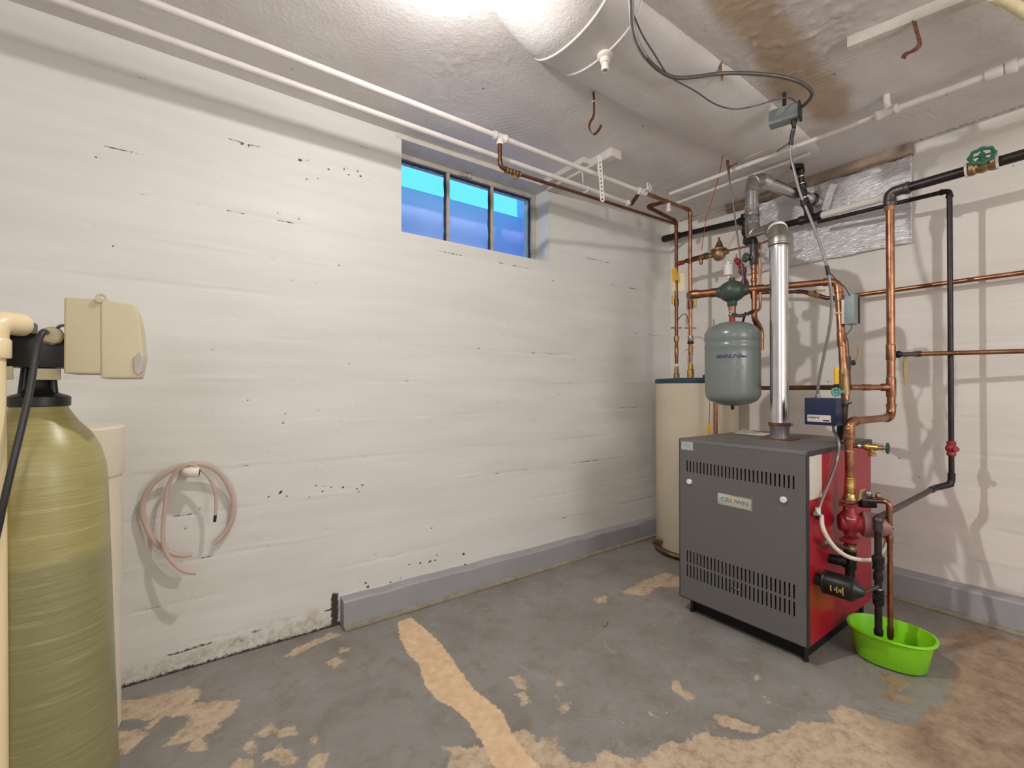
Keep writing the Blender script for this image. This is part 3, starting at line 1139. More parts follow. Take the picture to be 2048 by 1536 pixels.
sp0 = at(1199, 322, y=1.70)
sp1 = at(1205, 402, y=1.70)
perforated('pipe_strap', V((sp0.x, 1.70, ZC-.05)), V((sp1.x, 1.70, sp1.z)), .022, RT, 'white_pipe', 'white perforated metal strap hanging from the end of the ceiling cleat', 'strap')
hk = tag(link('pipe_hook', *sweep(spline([(1.872, 1.78, ZC-.045), (1.872, 1.775, 2.28), (1.872, 1.765, 2.243), (1.872, 1.74, 2.243), (1.872, 1.732, 2.262)]), .0045, 8), 'white_pipe'),
         'white wire hook carrying the outer ceiling pipe at the cleat', 'hook', 'pipe hooks on the cleat')
hk = tag(link('pipe_hook', *sweep(spline([(1.86, 1.89, ZC-.045), (1.86, 1.885, 2.28), (1.86, 1.878, 2.217), (1.86, 1.85, 2.217), (1.86, 1.842, 2.235)]), .0045, 8), 'white_pipe'),
         'white wire hook carrying the inner ceiling pipe at the cleat', 'hook', 'pipe hooks on the cleat')

def ribbon(pts, w_, side, th=.002):
    pts = [V(p) for p in pts]
    n = len(pts)
    vs, fs = [], []
    s = V(side).normalized()
    for i, p in enumerate(pts):
        tg = (pts[min(n-1, i+1)]-pts[max(0, i-1)]).normalized()
        nn = tg.cross(s).normalized()
        for a, b in ((-1, -1), (1, -1), (1, 1), (-1, 1)):
            vs.append(p+s*a*w_/2+nn*b*th/2)
    for i in range(n-1):
        for k in range(4):
            k2 = (k+1) % 4
            fs.append((i*4+k, i*4+k2, (i+1)*4+k2, (i+1)*4+k))
    fs += [(0, 1, 2, 3), tuple((n-1)*4+k for k in range(4))]
    return vs, fs

hp = lambda px, py, x=1.42: at(px, py, x=x)
hx = hp(1188, 200).x
h0 = at(1187, 186, z=ZC)
cx = h0.x
g = [V(h0)+V((0, 0, .004))]+[at(px, py, x=cx) for px, py in ((1188, 205), (1187, 232), (1180, 245), (1179, 258), (1187, 269), (1196, 262), (1203, 250))]
rh = tag(link('pipe_hook', *ribbon(spline(g), .016, FW+RT*.8), 'rust'), 'rusty brown strap hook hanging empty from the middle of the ceiling', 'hook')
link('tie_wire', *torus(g[1], (0, .3, 1), .009, .002, 14, 6), 'white_pipe', rh)

bt_a, bt_b = V((1.99, .64, 0)), V((2.13, 0.02, 0))
bd = (bt_b-bt_a).normalized()
bs = V((bd.y, -bd.x, 0))*-1
cc = (bt_a+bt_b)/2
tag(link('ceiling_batten', *obox((cc.x+.0, cc.y, ZC-.016), bs, bd, (0, 0, 1), .045, (bt_b-bt_a).length, .04, .003), 'white_wood'), 'long white wooden batten on the ceiling at the upper right', 'batten')
r0 = at(1828, 42, z=ZC-.036)
rx = r0
zz = [at(px, py, z=v) for px, py, v in ((1828, 42, 2.345), (1833, 62, 2.31), (1838, 78, 2.28), (1838, 92, 2.255), (1826, 102, 2.245), (1812, 108, 2.24), (1806, 117, 2.235))]
rs = tag(link('pipe_strap', *ribbon(spline(zz), .021, RT+FW*.3), 'rust'), 'curled rusty copper-coloured strap hanging from the long batten', 'strap')

# small things on the ceiling
nz = at(1210, 122, z=2.285)
t = thing('pipe_stub', 'short white plastic nozzle poking down through the round ceiling soffit', 'pipe stub', (nz.x, nz.y, 2.3))
link('flange', *lathe((nz.x, nz.y, 2.31), (0, 0, -1), [(.028, 0), (.028, .012), (.02, .018)], 20), 'white_plastic', t)
link('nozzle', *join(lathe((nz.x, nz.y, 2.295), (0, 0, -1), [(.018, 0), (.018, .018), (.012, .02), (.012, .034), (.014, .036), (.014, .046), (.009, .046), (.009, .03)], 18)), 'white_plastic', t)
wn = at(1116, 133, z=2.345)
tag(link('wing_nut', *join(obox(wn+V((0, 0, .0)), RT, FW, (0, 0, 1), .03, .004, .01, .001), ball(wn, .006), sweep([wn, (wn.x, wn.y, ZC+.004)], .003, 6)), 'iron_grey'), 'small dark wing nut on a stud beside the soffit seam', 'nut')
sc_ = at(1317, 240, z=2.36)
tag(link('nail', *sweep([sc_+V((0, 0, .02)), sc_+V((.012, -.012, -.004))], .003, 6), 'rust'), 'tiny bent nail in the ceiling soffit', 'nail')

# cable to the junction box
cz = 2.275
CP = [at(px, py, z=z) for px, py, z in ((1256, -60, 2.30), (1262, 0, 2.285), (1264, 45, 2.275), (1272, 80, 2.27), (1290, 112, 2.268), (1318, 140, 2.268), (1350, 155, 2.275), (1395, 153, 2.30),
                                        (1441, 147, 2.33), (1500, 147, 2.325), (1560, 153, 2.31), (1602, 166, 2.30), (1624, 186, 2.295), (1612, 207, 2.29), (1590, 222, 2.285))]
t = thing('armoured_cable', 'thick grey flexible cable sweeping across the ceiling to the junction box', 'cable', CP[5])
cs = spline(CP, 10)
n1 = int(len(cs)*.47)
link('cable', *sweep(cs, .0072, 12), 'flex_dark', t)
geo = []
L = 0
for i in range(1, int(len(cs)*.30)):
    for q in (0, .5):
        geo.append(torus(lerp(cs[i-1], cs[i], q), cs[i]-cs[i-1], .0072, .0016, 12, 5))
link('armour_ribs', *join(*geo), 'flex', t, kind='stuff')
cp = at(1441, 147, z=2.335)
tag(link('cable_clip', *join(obox(cp+V((0, 0, .02)), RT, FW, (0, 0, 1), .01, .004, .05, .001), obox(cp+RT*.006+V((0, 0, -.01)), RT, FW, (0, 0, 1), .008, .004, .035, .001)), 'brass_dull'),
    'small metal clip holding the grey cable to the ceiling', 'clip')
TP = [at(px, py, z=z) for px, py, z in ((1268, 32, 2.29), (1285, 70, 2.285), (1310, 110, 2.275), (1332, 145, 2.27), (1350, 160, 2.27), (1390, 182, 2.265), (1430, 208, 2.26), (1468, 218, 2.265), (1510, 212, 2.27), (1550, 200, 2.30), (1580, 196, 2.31), (1597, 210, 2.30))]
tag(link('thin_wire', *sweep(spline(TP, 8), .0028, 8), 'grey_rubber'), 'thin dark wire looping below the thick grey cable', 'wire')

# junction box and conduit
t = thing('junction_box', 'grey metal junction box hung below the ceiling at the end of the cable', 'junction box', (2.14, .91, 2.24))
jc = at(1569, 232, z=2.278)
jd = (at(1600, 220, z=2.278)-at(1540, 240, z=2.278)).normalized()
jn = V((0, 0, 1)).cross(jd)
link('box_body', *obox(jc, jd, jn, (0, 0, 1), .115, .055, .06, .003), 'grey_box', t)
link('cover', *obox(jc+jd*.058, jd, jn, (0, 0, 1), .008, .062, .066, .002), 'grey_box_dark', t)
link('bracket', *sweep([jc+V((0, 0, .02)), (jc.x, jc.y, ZC-.003)], .008, 8), 'grey_box_dark', t)
link('connector', *lathe(jc+jd*.035-V((0, 0, .028)), (0, 0, -1), [(.011, 0), (.011, .02), (.008, .024), (.008, .04)], 12), 'iron', t)
KP = [jc+jd*.035-V((0, 0, .05))]+[at(px, py, x=x) for px, py, x in ((1581, 300, 2.14), (1588, 340, 2.15), (1600, 385, 2.17), (1622, 440, 2.19), (1644, 500, 2.21), (1656, 545, 2.22), (1663, 600, 2.24), (1660, 650, 2.25), (1648, 710, 2.27), (1638, 760, 2.285), (1635, 790, 2.29))]
t = thing('flexible_conduit', 'grey flexible conduit dropping from the junction box to the blue control box', 'conduit', KP[5])
ks = spline(KP, 10)
link('conduit', *sweep(ks, .0058, 12), 'flex', t)
link('armour_ribs', *join(*[torus(lerp(ks[i-1], ks[i], q), ks[i]-ks[i-1], .0058, .0012, 10, 5) for i in range(len(ks)//2+10, len(ks)) for q in (0, .5)]), 'flex', t, kind='stuff')
link('tape_wrap', *sweep(ks[2:9], .0085, 10), 'black', t, label='black tape wrapping')
i5 = min(range(len(ks)), key=lambda i: (ks[i]-KP[6]).length)
link('tape_wrap', *sweep(ks[i5-3:i5+2], .0078, 10), 'black', t)
link('tape_wrap', *sweep(ks[33:36], .009, 10), 'black', t)
gb0 = at(1700, 592, x=2.5)
tag(link('thin_wire', *sweep(spline([KP[6], at(1662, 548, x=2.26), at(1675, 562, x=2.38), at(1690, 575, x=2.47), gb0+V((0, 0, .0))]), .0028, 8), 'flex_dark'), 'thin grey wire running from the conduit to the small grey relay box', 'wire')
for i, (a, b, c, lab) in enumerate((((1566, 262), (1545, 290), (1490, 318), 'pale loose wire curving from below the junction box to the soffit'),
                                    ((1588, 262), (1578, 285), (1540, 312), 'dark loose wire hanging just below the junction box'))):
    tag(link('loose_wire', *sweep(spline([at(*a, z=2.26), at(*b, z=2.30), at(*c, z=2.335)]), .003 if i == 0 else .0025, 8), 'flex_white' if i == 0 else 'iron_grey'), lab, 'wire')

# red string and dark hanger rod from the soffit to the valves over the header
s0 = at(1446, 312, z=2.335)
s1 = at(1418, 420, x=2.6)
tag(link('red_string', *sweep(spline([s0, at(1438, 350, x=2.55), at(1424, 400, x=2.6), at(1412, 440, x=2.65), at(1403, 500, x=2.72)]), .0022, 6), 'red_string'), 'faint red string slanting down from the ceiling', 'string')
rp = [at(1455, 322, z=2.345), at(1458, 350, x=2.40), at(1468, 420, x=2.42), at(1476, 480, x=2.42), at(1483, 530, x=2.42), at(1490, 590, x=2.40)]
t = thing('hanger_wire', 'dark twisted hanger wire from the ceiling to the dark green air scoop', 'wire', rp[2])
link('wire', *sweep(spline(rp), .0045, 8), 'flex_dark', t)
link('twist', *sweep([rp[0], lerp(rp[0], rp[1], .9)], [.009, .006], 8), 'rust', t)
link('twist', *sweep(spline([lerp(rp[0], rp[1], .5), at(1466, 330, x=2.40), at(1475, 326, x=2.42)]), .004, 8), 'rust_pipe', t)

# ------------------------------------------------------------------ ceiling pipe along the right side
t = thing('ceiling_pipe', 'white painted ceiling pipe with a tee, crossing above the foil panel', 'pipe', (2.52, .8, 2.31))
xr, zr = 2.50, 2.305
pipe_pts = [(xr, 1.76, zr+.02), (xr, .66, zr), (xr+.02, .34, zr), (xr+.03, Y0, zr)]
link('pipe', *sweep([pipe_pts[0], pipe_pts[1]], .011, 14), 'white_pipe', t)
link('pipe', *sweep([pipe_pts[1], pipe_pts[2]], .014, 14), 'white_pipe', t)
link('pipe', *sweep([pipe_pts[2], pipe_pts[3]], .016, 14), 'white_pipe', t)
link('tee', *join(lathe((xr, .70, zr), (0, -1, 0), [(.019, 0), (.021, .01), (.018, .014), (.018, .066), (.021, .07), (.019, .08)], 18),
                  lathe((xr, .66, zr), (0, 0, 1), [(.017, 0), (.017, .03), (.013, .032), (.013, .076)], 16)), 'white_pipe', t)
collar(t, (xr+.02, .335, zr), (0, 1, 0), .022, .05, 'white_pipe')
collar(t, (xr+.022, .29, zr), (0, 1, 0), .026, .03, 'white_pipe')
tag(link('wall_conduit', *sweep([(2.72, 1.9, 2.352), (2.72, 1.05, 2.352)], .010, 12), 'white_pipe'), 'slimmer white painted conduit tight to the ceiling behind the flue', 'conduit')
yp = [at(1998, -8, z=2.3), at(2060, 32, z=2.3)]
dyp = (yp[1]-yp[0]).normalized()
t = thing('ceiling_pipe', 'yellowed plastic pipe at the top right corner of the ceiling', 'pipe', yp[0])
link('pipe', *sweep([yp[0]-dyp*.6, yp[1]+dyp*.6], .016, 14), 'yellow_pipe', t)
collar(t, yp[0]-dyp*.0, dyp, .021, .05, 'yellow_pipe')

# ------------------------------------------------------------------ foil covered opening on the right wall
fy0, fy1, fz0, fz1 = .718, 1.60, 1.862, 2.325
t = thing('foil_panel', 'crinkled silver foil insulation panel taped over the right wall opening', 'insulation', (XB-.01, 1.1, fz0))
def foil():
    nu, nv = 170, 170
    yy, zz_ = np.meshgrid(np.linspace(fy0, fy1, nu), np.linspace(fz0, fz1, nv), indexing='ij')
    w_ = (fnoise(yy*9, zz_*60+yy*16, 5, 3)-.5)*.009+(fnoise(yy*24, zz_*80, 6, 2)-.5)*.005
    w_ = w_+.0022*np.sin(2*PI*((zz_+.30*yy)/.017+2.2*fnoise(yy*14, zz_*18, 77, 2)))*np.clip(fnoise(yy*30, zz_*30, 78, 2)*1.6, 0, 1)
    w_ = w_+(zz_ < 1.93)*(fnoise(yy*18, zz_*50, 8, 3)-.5)*.012
    z2 = zz_+np.where(zz_ > 2.31, (fnoise(yy*9, yy*0, 7)-.5)*.02, 0)+np.where(zz_ < 1.87, (fnoise(yy*9, yy*0, 17)-.5)*.018, 0)
    x = XB-.02-np.abs(w_)
    vs = [V((x[i, j], yy[i, j], z2[i, j])) for i in range(nu) for j in range(nv)]
    fs = [(i*nv+j, (i+1)*nv+j, (i+1)*nv+j+1, i*nv+j+1) for i in range(nu-1) for j in range(nv-1)]
    o = link('foil_sheet', vs, fs, 'foil', t)
    md = o.modifiers.new('th', 'SOLIDIFY')
    md.thickness = .003
    return o
foil()
link('insulation_board', *box(XB-.016, XB+.003, fy0+.01, fy1-.01, fz0+.015, fz1-.01, .002), 'foil', t)
gf = [at(px, py, x=XB-.06) for px, py in ((1668, 368), (1660, 385), (1655, 402), (1650, 420))]
link('folded_flap', *ribbon(spline(gf), .05, (1, -.5, 0), .004), 'foil', t)
struct('trim_2', box(XB-.045, XB+.005, fy0-.005, 1.72, 2.325, ZC+.005, .004), 'wood')

# black iron drain line with the drop from the ceiling
t = thing('iron_drain_pipe', 'thick black iron pipe along the right wall with a drop from the ceiling', 'pipe', (3.0, 1.3, 2.1))
e0 = V((3.04, 2.195, at(1328, 478, y=2.195).z))
e1 = at(1488, 441, x=3.02)
e2 = at(1489, 470, x=3.02)
e3 = at(1621, 437, x=2.99)
link('pipe', *sweep([e0, e1], .019, 16), 'iron_dark', t)
link('sleeve', *sweep([e0+(e1-e0).normalized()*-.0, e0+(e1-e0).normalized()*.14], .026, 16), 'black', t, label='black foam sleeve at the wall')
link('elbow', *join(sweep([e1+V((0, .03, 0)), e1, e1+V((0, -.03, .0))], .026, 14), sweep([e1+V((0, 0, .04)), e1-V((0, 0, .03))], .02, 14)), 'iron_dark', t)
link('pipe', *sweep([e1, e2], .012, 14), 'iron_dark', t)
link('elbow', *sweep(fillet([e2+V((0, 0, .04)), e2, e2+(e3-e2).normalized()*.06], .03), .018, 14), 'iron_dark', t)
e2b = at(1560, 452, x=3.0)
link('pipe', *sweep([e2, e3], .019, 16), 'iron_dark', t)
dt = (e3-e2).normalized()
link('tee', *join(lathe(e3-dt*.06, dt, [(.026, 0), (.028, .01), (.024, .02), (.024, .10), (.028, .11), (.027, .12)], 18),
                  sweep(fillet([e3-dt*.01, e3+V((-.02, 0, .05)), e3+V((-.06, .005, .08))], .03), .024, 16)), 'iron', t)
d0 = e3+V((-.06, .005, .08))
dtop = at(1600, 338, x=2.88)
dtop.z = min(dtop.z, 2.355)
link('pipe', *sweep([d0, dtop], .015, 14), 'iron', t)
for q, rr in ((.06, .022), (.30, .019), (.50, .021), (.93, .022)):
    collar(t, lerp(d0, dtop, q), dtop-d0, rr, .028, 'iron' if q != .3 else 'iron_dark')
for q in (.16, .58, .80):
    collar(t, lerp(d0, dtop, q), dtop-d0, .0165, .008, 'solder', 'white_band')
link('elbow', *sweep(fillet([dtop, dtop+V((0, 0, .02)), dtop+V((-.04, .02, .016))], .02), .021, 14), 'iron_dark', t)

# white plastic length + thin black line + its drop
t = thing('plastic_pipe', 'short white plastic pipe in front of the foil panel', 'pipe', (2.97, .9, 2.1))
w0, w1 = e3+dt*.065, at(1772, 394, x=2.90)
link('pipe', *sweep([w0, w1], .0195, 18), 'white_plastic', t)
collar(t, w1, w1-w0, .024, .04, 'white_plastic')

t = thing('gas_pipe', 'thin black iron pipe turning down in front of the right wall to the red valve', 'pipe', (2.885, .53, .65))
g0 = at(1636, 444, x=2.95)
g1 = at(1899, 381, x=2.885)
yb, = (g1.y,)
gz = lambda py, d=2.117: 1.1+(775-py)/915*d
g2 = V((g1.x, g1.y, gz(968)))
g3 = g2+V((-.055, .06, -.004))
g3 = at(1870, 976, x=2.83)
g4 = V((2.245, .63, gz(1036, 1.82)))
pipe(t, [g0, g1, g2], .0105, 'iron', R=.02, sleeve=1.35)
link('elbow', *sweep(fillet([g2+V((0, 0, .05)), g2, g3], .03), .014, 14), 'iron', t)
link('elbow', *sweep(fillet([g2, g3, lerp(g3, g4, .08)], .02), .014, 14), 'iron', t)
link('pipe', *sweep([g3, g4], .0115, 14), 'iron_grey', t)
vz = gz(897)
gv = link('valve', *join(lathe((g2.x, g2.y, vz-.035), (0, 0, 1), [(.014, 0), (.018, .006), (.016, .02), (.022, .028), (.022, .042), (.016, .05), (.018, .064), (.014, .07)], 14)), 'pump_red', t, label='red brass gas valve')
link('valve_stem', *lathe((g2.x, g2.y, vz), (-.75, -.6, 0), [(.008, 0), (.008, .028), (.012, .03), (.012, .036)], 10), 'red_handle', gv)

# ------------------------------------------------------------------ main black pipe, its green valve, and the copper riser
t = thing('main_riser', 'tall copper riser with black iron top running to the green wheel valve', 'pipe', (2.69, .70, .95))
RX, RY = 2.73, .711
zt = 2.026
link('pipe', *sweep([(RX, RY, zt-.05), (RX, RY, .985)], .0165, 18), 'copper', t)
link('elbow', *join(sweep(fillet([(RX, RY, zt-.055), (RX, RY, zt), (RX, RY-.07, zt+.002)], .045, 8), .0245, 18), lathe((RX, RY, zt-.06), (0, 0, 1), [(.026, 0), (.028, .01), (.026, .02)], 18),
                    lathe((RX, RY-.055, zt), (0, -1, 0), [(.026, 0), (.029, .01), (.026, .02)], 18)), 'iron_grey', t, label='large black iron elbow')
link('coupling', *lathe((RX, RY, zt-.085), (0, 0, 1), [(.02, 0), (.023, .01), (.023, .03), (.02, .034)], 8), 'brass_dull', t)
link('pipe', *sweep([(RX, RY-.06, zt+.001), (RX, Y0+.01, zt+.06)], .0215, 18), 'iron', t)
vy = at(1965, 322, x=RX).y
vzz = zt+.007
gate = link('valve', *join(lathe((RX, vy+.045, vzz), (0, -1, 0), [(.024, 0), (.03, .006), (.03, .02), (.025, .026), (.03, .045), (.025, .062), (.03, .07), (.03, .084), (.024, .09)], 18),
                    lathe((RX, vy, vzz), (-.85, -.1, .35), [(.02, 0), (.02, .03), (.012, .034), (.008, .06)], 14)), 'brass_dull', t)
for s in (-.045, .048):
    link('white_band', *lathe((RX, vy+s, vzz), (0, 1, 0), [(.031, -.004), (.031, .004)], 18), 'white_pipe', gate)
hw = V((RX, vy, vzz))+V((-.85, -.1, .35)).normalized()*.062
link('handwheel', *handwheel(hw, (-.85, -.1, .35), .036, .007, 4), 'green_wheel', gate, label='green round handwheel')
rz = lambda py: 1.1+(775-py)/915*2.172
collar(t, (RX, RY, rz(706)), (0, 0, 1), .0195, .075, 'copper', 'tee_body')
for py in (690, 722, 754):
    link('solder_ring', *lathe((RX, RY, rz(py)), (0, 0, 1), [(.0185, 0), (.0195, .002), (.0185, .004)], 18), 'solder', t)
zc_ = rz(775)
link('tee_body', *join(lathe((RX, RY, zc_-.045), (0, 0, 1), [(.0185, 0), (.0195, .004), (.0195, .086), (.0185, .09)], 18), sweep([(RX, RY, zc_), (RX-.03, RY+.028, zc_)], .0185, 16)), 'copper', t)
R2 = V((2.27, .731, 0))
zl = .957
pts = [(RX, RY, zc_-.03), (RX, RY, zl), (R2.x, R2.y, zl), (R2.x, R2.y, .66)]
pipe(t, pts, .0165, 'copper', R=.045)
d_r2 = 1.92
r2z = lambda py: 1.1+(775-py)/915*d_r2
for py in (858, 872, 903, 957):
    link('solder_ring', *lathe((R2.x, R2.y, r2z(py)), (0, 0, 1), [(.0180, 0), (.0188, .002), (.018, .004)], 18), 'brass', t)
collar(t, (R2.x, R2.y, r2z(865)), (0, 0, 1), .0178, .06, 'copper')
link('adapter', *lathe((R2.x, R2.y, r2z(998)), (0, 0, 1), [(.024, 0), (.022, .02), (.0195, .024), (.021, .034), (.0195, .042), (.021, .05), (.0185, .058), (.0185, .085)], 18), 'brass', t)

# lower wall copper branch with lever and tag
t = thing('wall_copper_pipe', 'lower copper pipe running along the right wall from the tall riser', 'pipe', (2.85, .4, 1.25))
q0 = V((RX+.018, RY-.005, rz(708)))
q1 = at(1800, 709, x=2.76)
q2 = at(1835, 708, x=2.84)
pipe_mat = 'copper'
q3 = at(2060, 702, x=2.90)
link('pipe', *sweep([q0, q1, q2], .0105, 14), 'iron_grey', t)
link('fitting', *join(sweep([lerp(q0, q1, .35), lerp(q0, q1, .95)], .014, 8), ball(lerp(q0, q1, .75), .017)), 'iron_dark', t)
link('pipe', *sweep([q2, q3, q3+(q3-q2).normalized()*.6], .0105, 14), 'copper', t)
collar(t, q2, q3-q2, .0135, .03, 'copper_dark')
lv = [at(px, py, x=2.80) for px, py in ((1808, 712), (1812, 716), (1810, 740), (1814, 770))]
link('lever', *ribbon(spline(lv), .018, RT+V((0, 0, 0)), .003), 'yellow_old', t, label='long yellowed lever')
t = thing('wall_copper_pipe', 'upper copper pipe along the right wall, running right from the small grey box', 'pipe', (3.05, .5, 1.6))
u0, u1 = at(1717, 590, x=3.05), at(2060, 543.5, x=3.05)
u2 = u1+(u1-u0).normalized()*1.2
link('pipe', *sweep([u0, u1, u2], .0115, 14), 'copper', t)
m1 = at(1656, 597, x=3.0)
m2 = at(1606, 583, x=3.0)
m3 = at(1500, 586, x=3.02)
pipe(t, [u0, m1, m2, m3], .0105, 'copper_dark', R=.02)
link('valve', *join(sweep([lerp(m1, m2, .3), lerp(m1, m2, .75)], .016, 8), sweep([lerp(m1, m2, .5), lerp(m1, m2, .5)+V((-.03, -.01, .02))], .006, 8)), 'brass_dull', t)
link('lever', *obox(lerp(m1, m2, .25)+V((-.035, -.01, .03)), RT, FW, (0, 0, 1), .05, .006, .012), 'yellow_old', t)

# ------------------------------------------------------------------ heating header over the boiler
HZ = 1.612
HA, HB = V((2.26, 1.425, HZ-.008)), V((2.56, .868, HZ))
t = thing('header_pipe', 'copper header pipe crossing behind the silver flue, with a long vertical drop', 'pipe', HA)
hd = (HB-HA).normalized()
sc1 = at(1467, 575, x=2.345)
def on_header(px):
    best = min((abs(((lerp(HA, HB, k/400)-CAM).dot(RT)/(lerp(HA, HB, k/400)-CAM).dot(FW))*F+1024-px), k) for k in range(-40, 401))
    return lerp(HA, HB, best[1]/400)
h_s0, h_s1 = on_header(1436), on_header(1493)
h_l = on_header(1386)
link('pipe', *sweep([h_l, h_s0], .021, 18), 'copper', t)
link('elbow', *join(sweep(fillet([h_l+hd*.03, h_l-hd*.01, h_l+V((.07, .06, .012))], .04, 8), .0235, 18), lathe(h_l+hd*.02, hd, [(.0235, 0), (.0245, .003), (.0235, .006)], 18)), 'copper', t)
link('reducer', *lathe(h_s0-hd*.02, hd, [(.0235, -.02), (.0245, .0), (.022, .03)], 18), 'copper', t)
V3b = V((2.50, .822, .0))
vt = HB+V((0, 0, 0))
vb = at(1691, 800, x=2.50)
pipe(t, [h_s1, HB, vb], .0162, 'copper', R=.04)
bt = on_header(1508)
link('tee_body', *join(sweep([bt-hd*.045, bt+hd*.045], .0195, 18), sweep([bt, bt-V((0, 0, .05))], .016, 16)), 'copper', t)
vdir = (vb-HB).normalized()
vz_at = lambda py: HB+vdir*((HB.z-(1.1+(775-py)/915*2.16))/(-vdir.z))
for py in (600, 663, 692):
    link('solder_ring', *lathe(vz_at(py), vdir, [(.0185, 0), (.0195, .002), (.0185, .004)], 18), 'solder', t)
collar(t, vz_at(678), vdir, .0188, .07, 'copper')
collar(t, vz_at(765), vdir, .021, .12, 'brass_dull', 'tee_body')
link('pipe', *sweep([vb, (2.43, .815, .85)], .013, 14), 'copper_dark', t)
link('union', *join(sweep([(2.475, .818, 1.02), (2.45, .815, .93)], .017, 10), sweep([(2.452, .8155, .92), (2.435, .815, .86)], .022, 12)), 'iron_dark', t, label='black fittings above the boiler top')
# dark bypass beside the drop with a ball valve
by0, by1 = at(1690, 680, x=2.53), at(1696, 775, x=2.53)
link('bypass_pipe', *sweep(fillet([vz_at(668), by0, by1, vz_at(772)], .02), .0135, 14), 'copper_dark', t)
bc = lerp(by0, by1, .48)
bvl = link('ball_valve', *join(sweep([bc+V((0, 0, .03)), bc-V((0, 0, .03))], .019, 8), sweep([bc, bc+RT*.03], .009, 10), sweep([bc+RT*.03, bc+RT*.036], .013, 10)), 'iron_grey', t)
link('lever', *ribbon(spline([bc+RT*.034, at(1710, 722, x=2.50), at(1716, 712, x=2.50), at(1716, 694, x=2.50)]), .011, FW, .003), 'yellow_old', bvl, label='yellowed ball valve lever')
# cross pipe from the riser tee
t2 = thing('cross_pipe', 'copper pipe crossing behind the flue at mid height to the tall riser', 'pipe', (2.6, .9, 1.1))
c0 = V((RX-.025, RY+.022, zc_))
c1 = V((vz_at(775).x+.02, vz_at(775).y-.012, 1.1))
link('pipe', *sweep([c0, c1], .0135, 14), 'copper', t2)
collar(t2, lerp(c0, c1, .5), c1-c0, .0155, .05, 'copper')
c2 = at(1500, 776, x=2.78)
link('pipe', *sweep([c1, c2], .0125, 14), 'copper_dark', t2)
collar(t2, lerp(c1, c2, .08), c2-c1, .0165, .05, 'copper_dark')
tc_ = tag(link('handwheel_valve', *join(handwheel(at(1672, 784, x=2.44), (-.7, -.6, .1), .017, .0045, 4), sweep([at(1672, 784, x=2.44), vz_at(784)], .009, 10)), 'teal'), 'small pale teal wheel valve just above the blue control box', 'valve')
ct = at(1673, 751, x=2.44)
tag(link('valve_tag', *obox(ct, RT*1+V((0, 0, .1)), FW, (0, 0, 1), .02, .008, .075, .003), 'yellow'), 'yellow plastic tag on the copper drop above the blue box', 'tag')

# air scoop + vent + expansion tank
scc = (h_s0+h_s1)/2
t = thing('air_scoop', 'dark green cast air scoop set into the copper header', 'air scoop', scc)
L_ = (h_s1-h_s0).length
prof = [(.022, -.012), (.03, .0), (.032, .01)]+[(.034+.030*math.sin(PI*k/10)**.8, .01+(L_-.02)*k/10) for k in range(11)]+[(.032, L_-.01), (.03, L_), (.022, L_+.01)]
vs_, fs_ = lathe(h_s0, hd, prof, 24)
vs_ = [V((v.x, v.y, scc.z+(v.z-scc.z)*(.86 if v.z > scc.z else .95))) for v in vs_]
link('body', vs_, fs_, 'scoop', t)
link('boss', *lathe(scc+V((0, 0, .05)), (0, 0, 1), [(.02, 0), (.015, .012), (.015, .02)], 8), 'scoop', t)
link('boss', *lathe(scc-V((0, 0, .085)), (0, 0, 1), [(.018, 0), (.024, .01), (.026, .04)], 16), 'scoop', t)
av = V((scc.x, scc.y, scc.z+.068))-hd*.018
t = thing('air_vent', 'small silver air vent cap on top of the dark green air scoop', 'air vent', av)
link('body', *lathe(av, (0, 0, 1), [(.008, 0), (.008, .012), (.021, .016), (.023, .022), (.022, .058), (.024, .06), (.024, .07), (.018, .074)], 20), 'white_pipe', t)
link('cap', *lathe(av+V((0, 0, .072)), (0, 0, 1), [(.007, 0), (.009, .006), (.008, .016), (.004, .018)], 12), 'white_plastic', t)

ex, ey = scc.x-.0, scc.y
exz0, exz1 = 1.1-(812-775)/915*2.38, 1.1+(775-642)/915*2.38
t = thing('expansion_tank', 'grey-green steel expansion tank hanging below the air scoop', 'tank', (ex, ey, exz0))
er = .134
Hh = exz1-exz0
prof = [(0.01, 0), (.05, .003), (.09, .014), (.118, .03), (.131, .05), (er, .07), (er, Hh*.60), (er-.001, Hh*.67), (er+.001, Hh*.68), (er+.001, Hh*.715), (er-.001, Hh*.725), (er-.001, Hh*.755), (er+.0015, Hh*.765), (er+.0015, Hh*.86), (.128, Hh*.885), (.115, Hh*.925), (.09, Hh*.958), (.06, Hh*.984), (.03, Hh*.997), (.01, Hh)]
link('shell', *lathe((ex, ey, exz0), (0, 0, 1), prof, 56), 'tank_grey', t)
link('valve_cap', *lathe((ex, ey, exz0), (0, 0, -1), [(.009, -.004), (.009, .012), (.006, .022)], 12), 'black', t)
tow = (CAM-V((ex, ey, 0)))
tow.z = 0
tow.normalize()
rt_ = V((-tow.y, tow.x, 0))
def on_tank(s, ang0, z, size, mat, name):
    cu = bpy.data.curves.new(name, 'FONT')
    cu.body = s
    cu.size = size
    cu.align_x = 'CENTER'
    cu.extrude = .0006
    cu.offset = .0006
    cu.shear = .3
    cu.resolution_u = 3
    tmp = bpy.data.objects.new(name, cu)
    COL.objects.link(tmp)
    me = bpy.data.meshes.new_from_object(tmp.evaluated_get(bpy.context.evaluated_depsgraph_get()))
    vs = []
    for v in me.vertices:
        a = ang0+v.co.x/er
        vs.append(V((ex, ey, z+v.co.y))+(tow*math.cos(a)+rt_*math.sin(a))*(er+.0006+v.co.z))
    fs = [tuple(p.vertices) for p in me.polygons]
    bpy.data.objects.remove(tmp)
    link(name, vs, fs, mat, t, smooth=False)
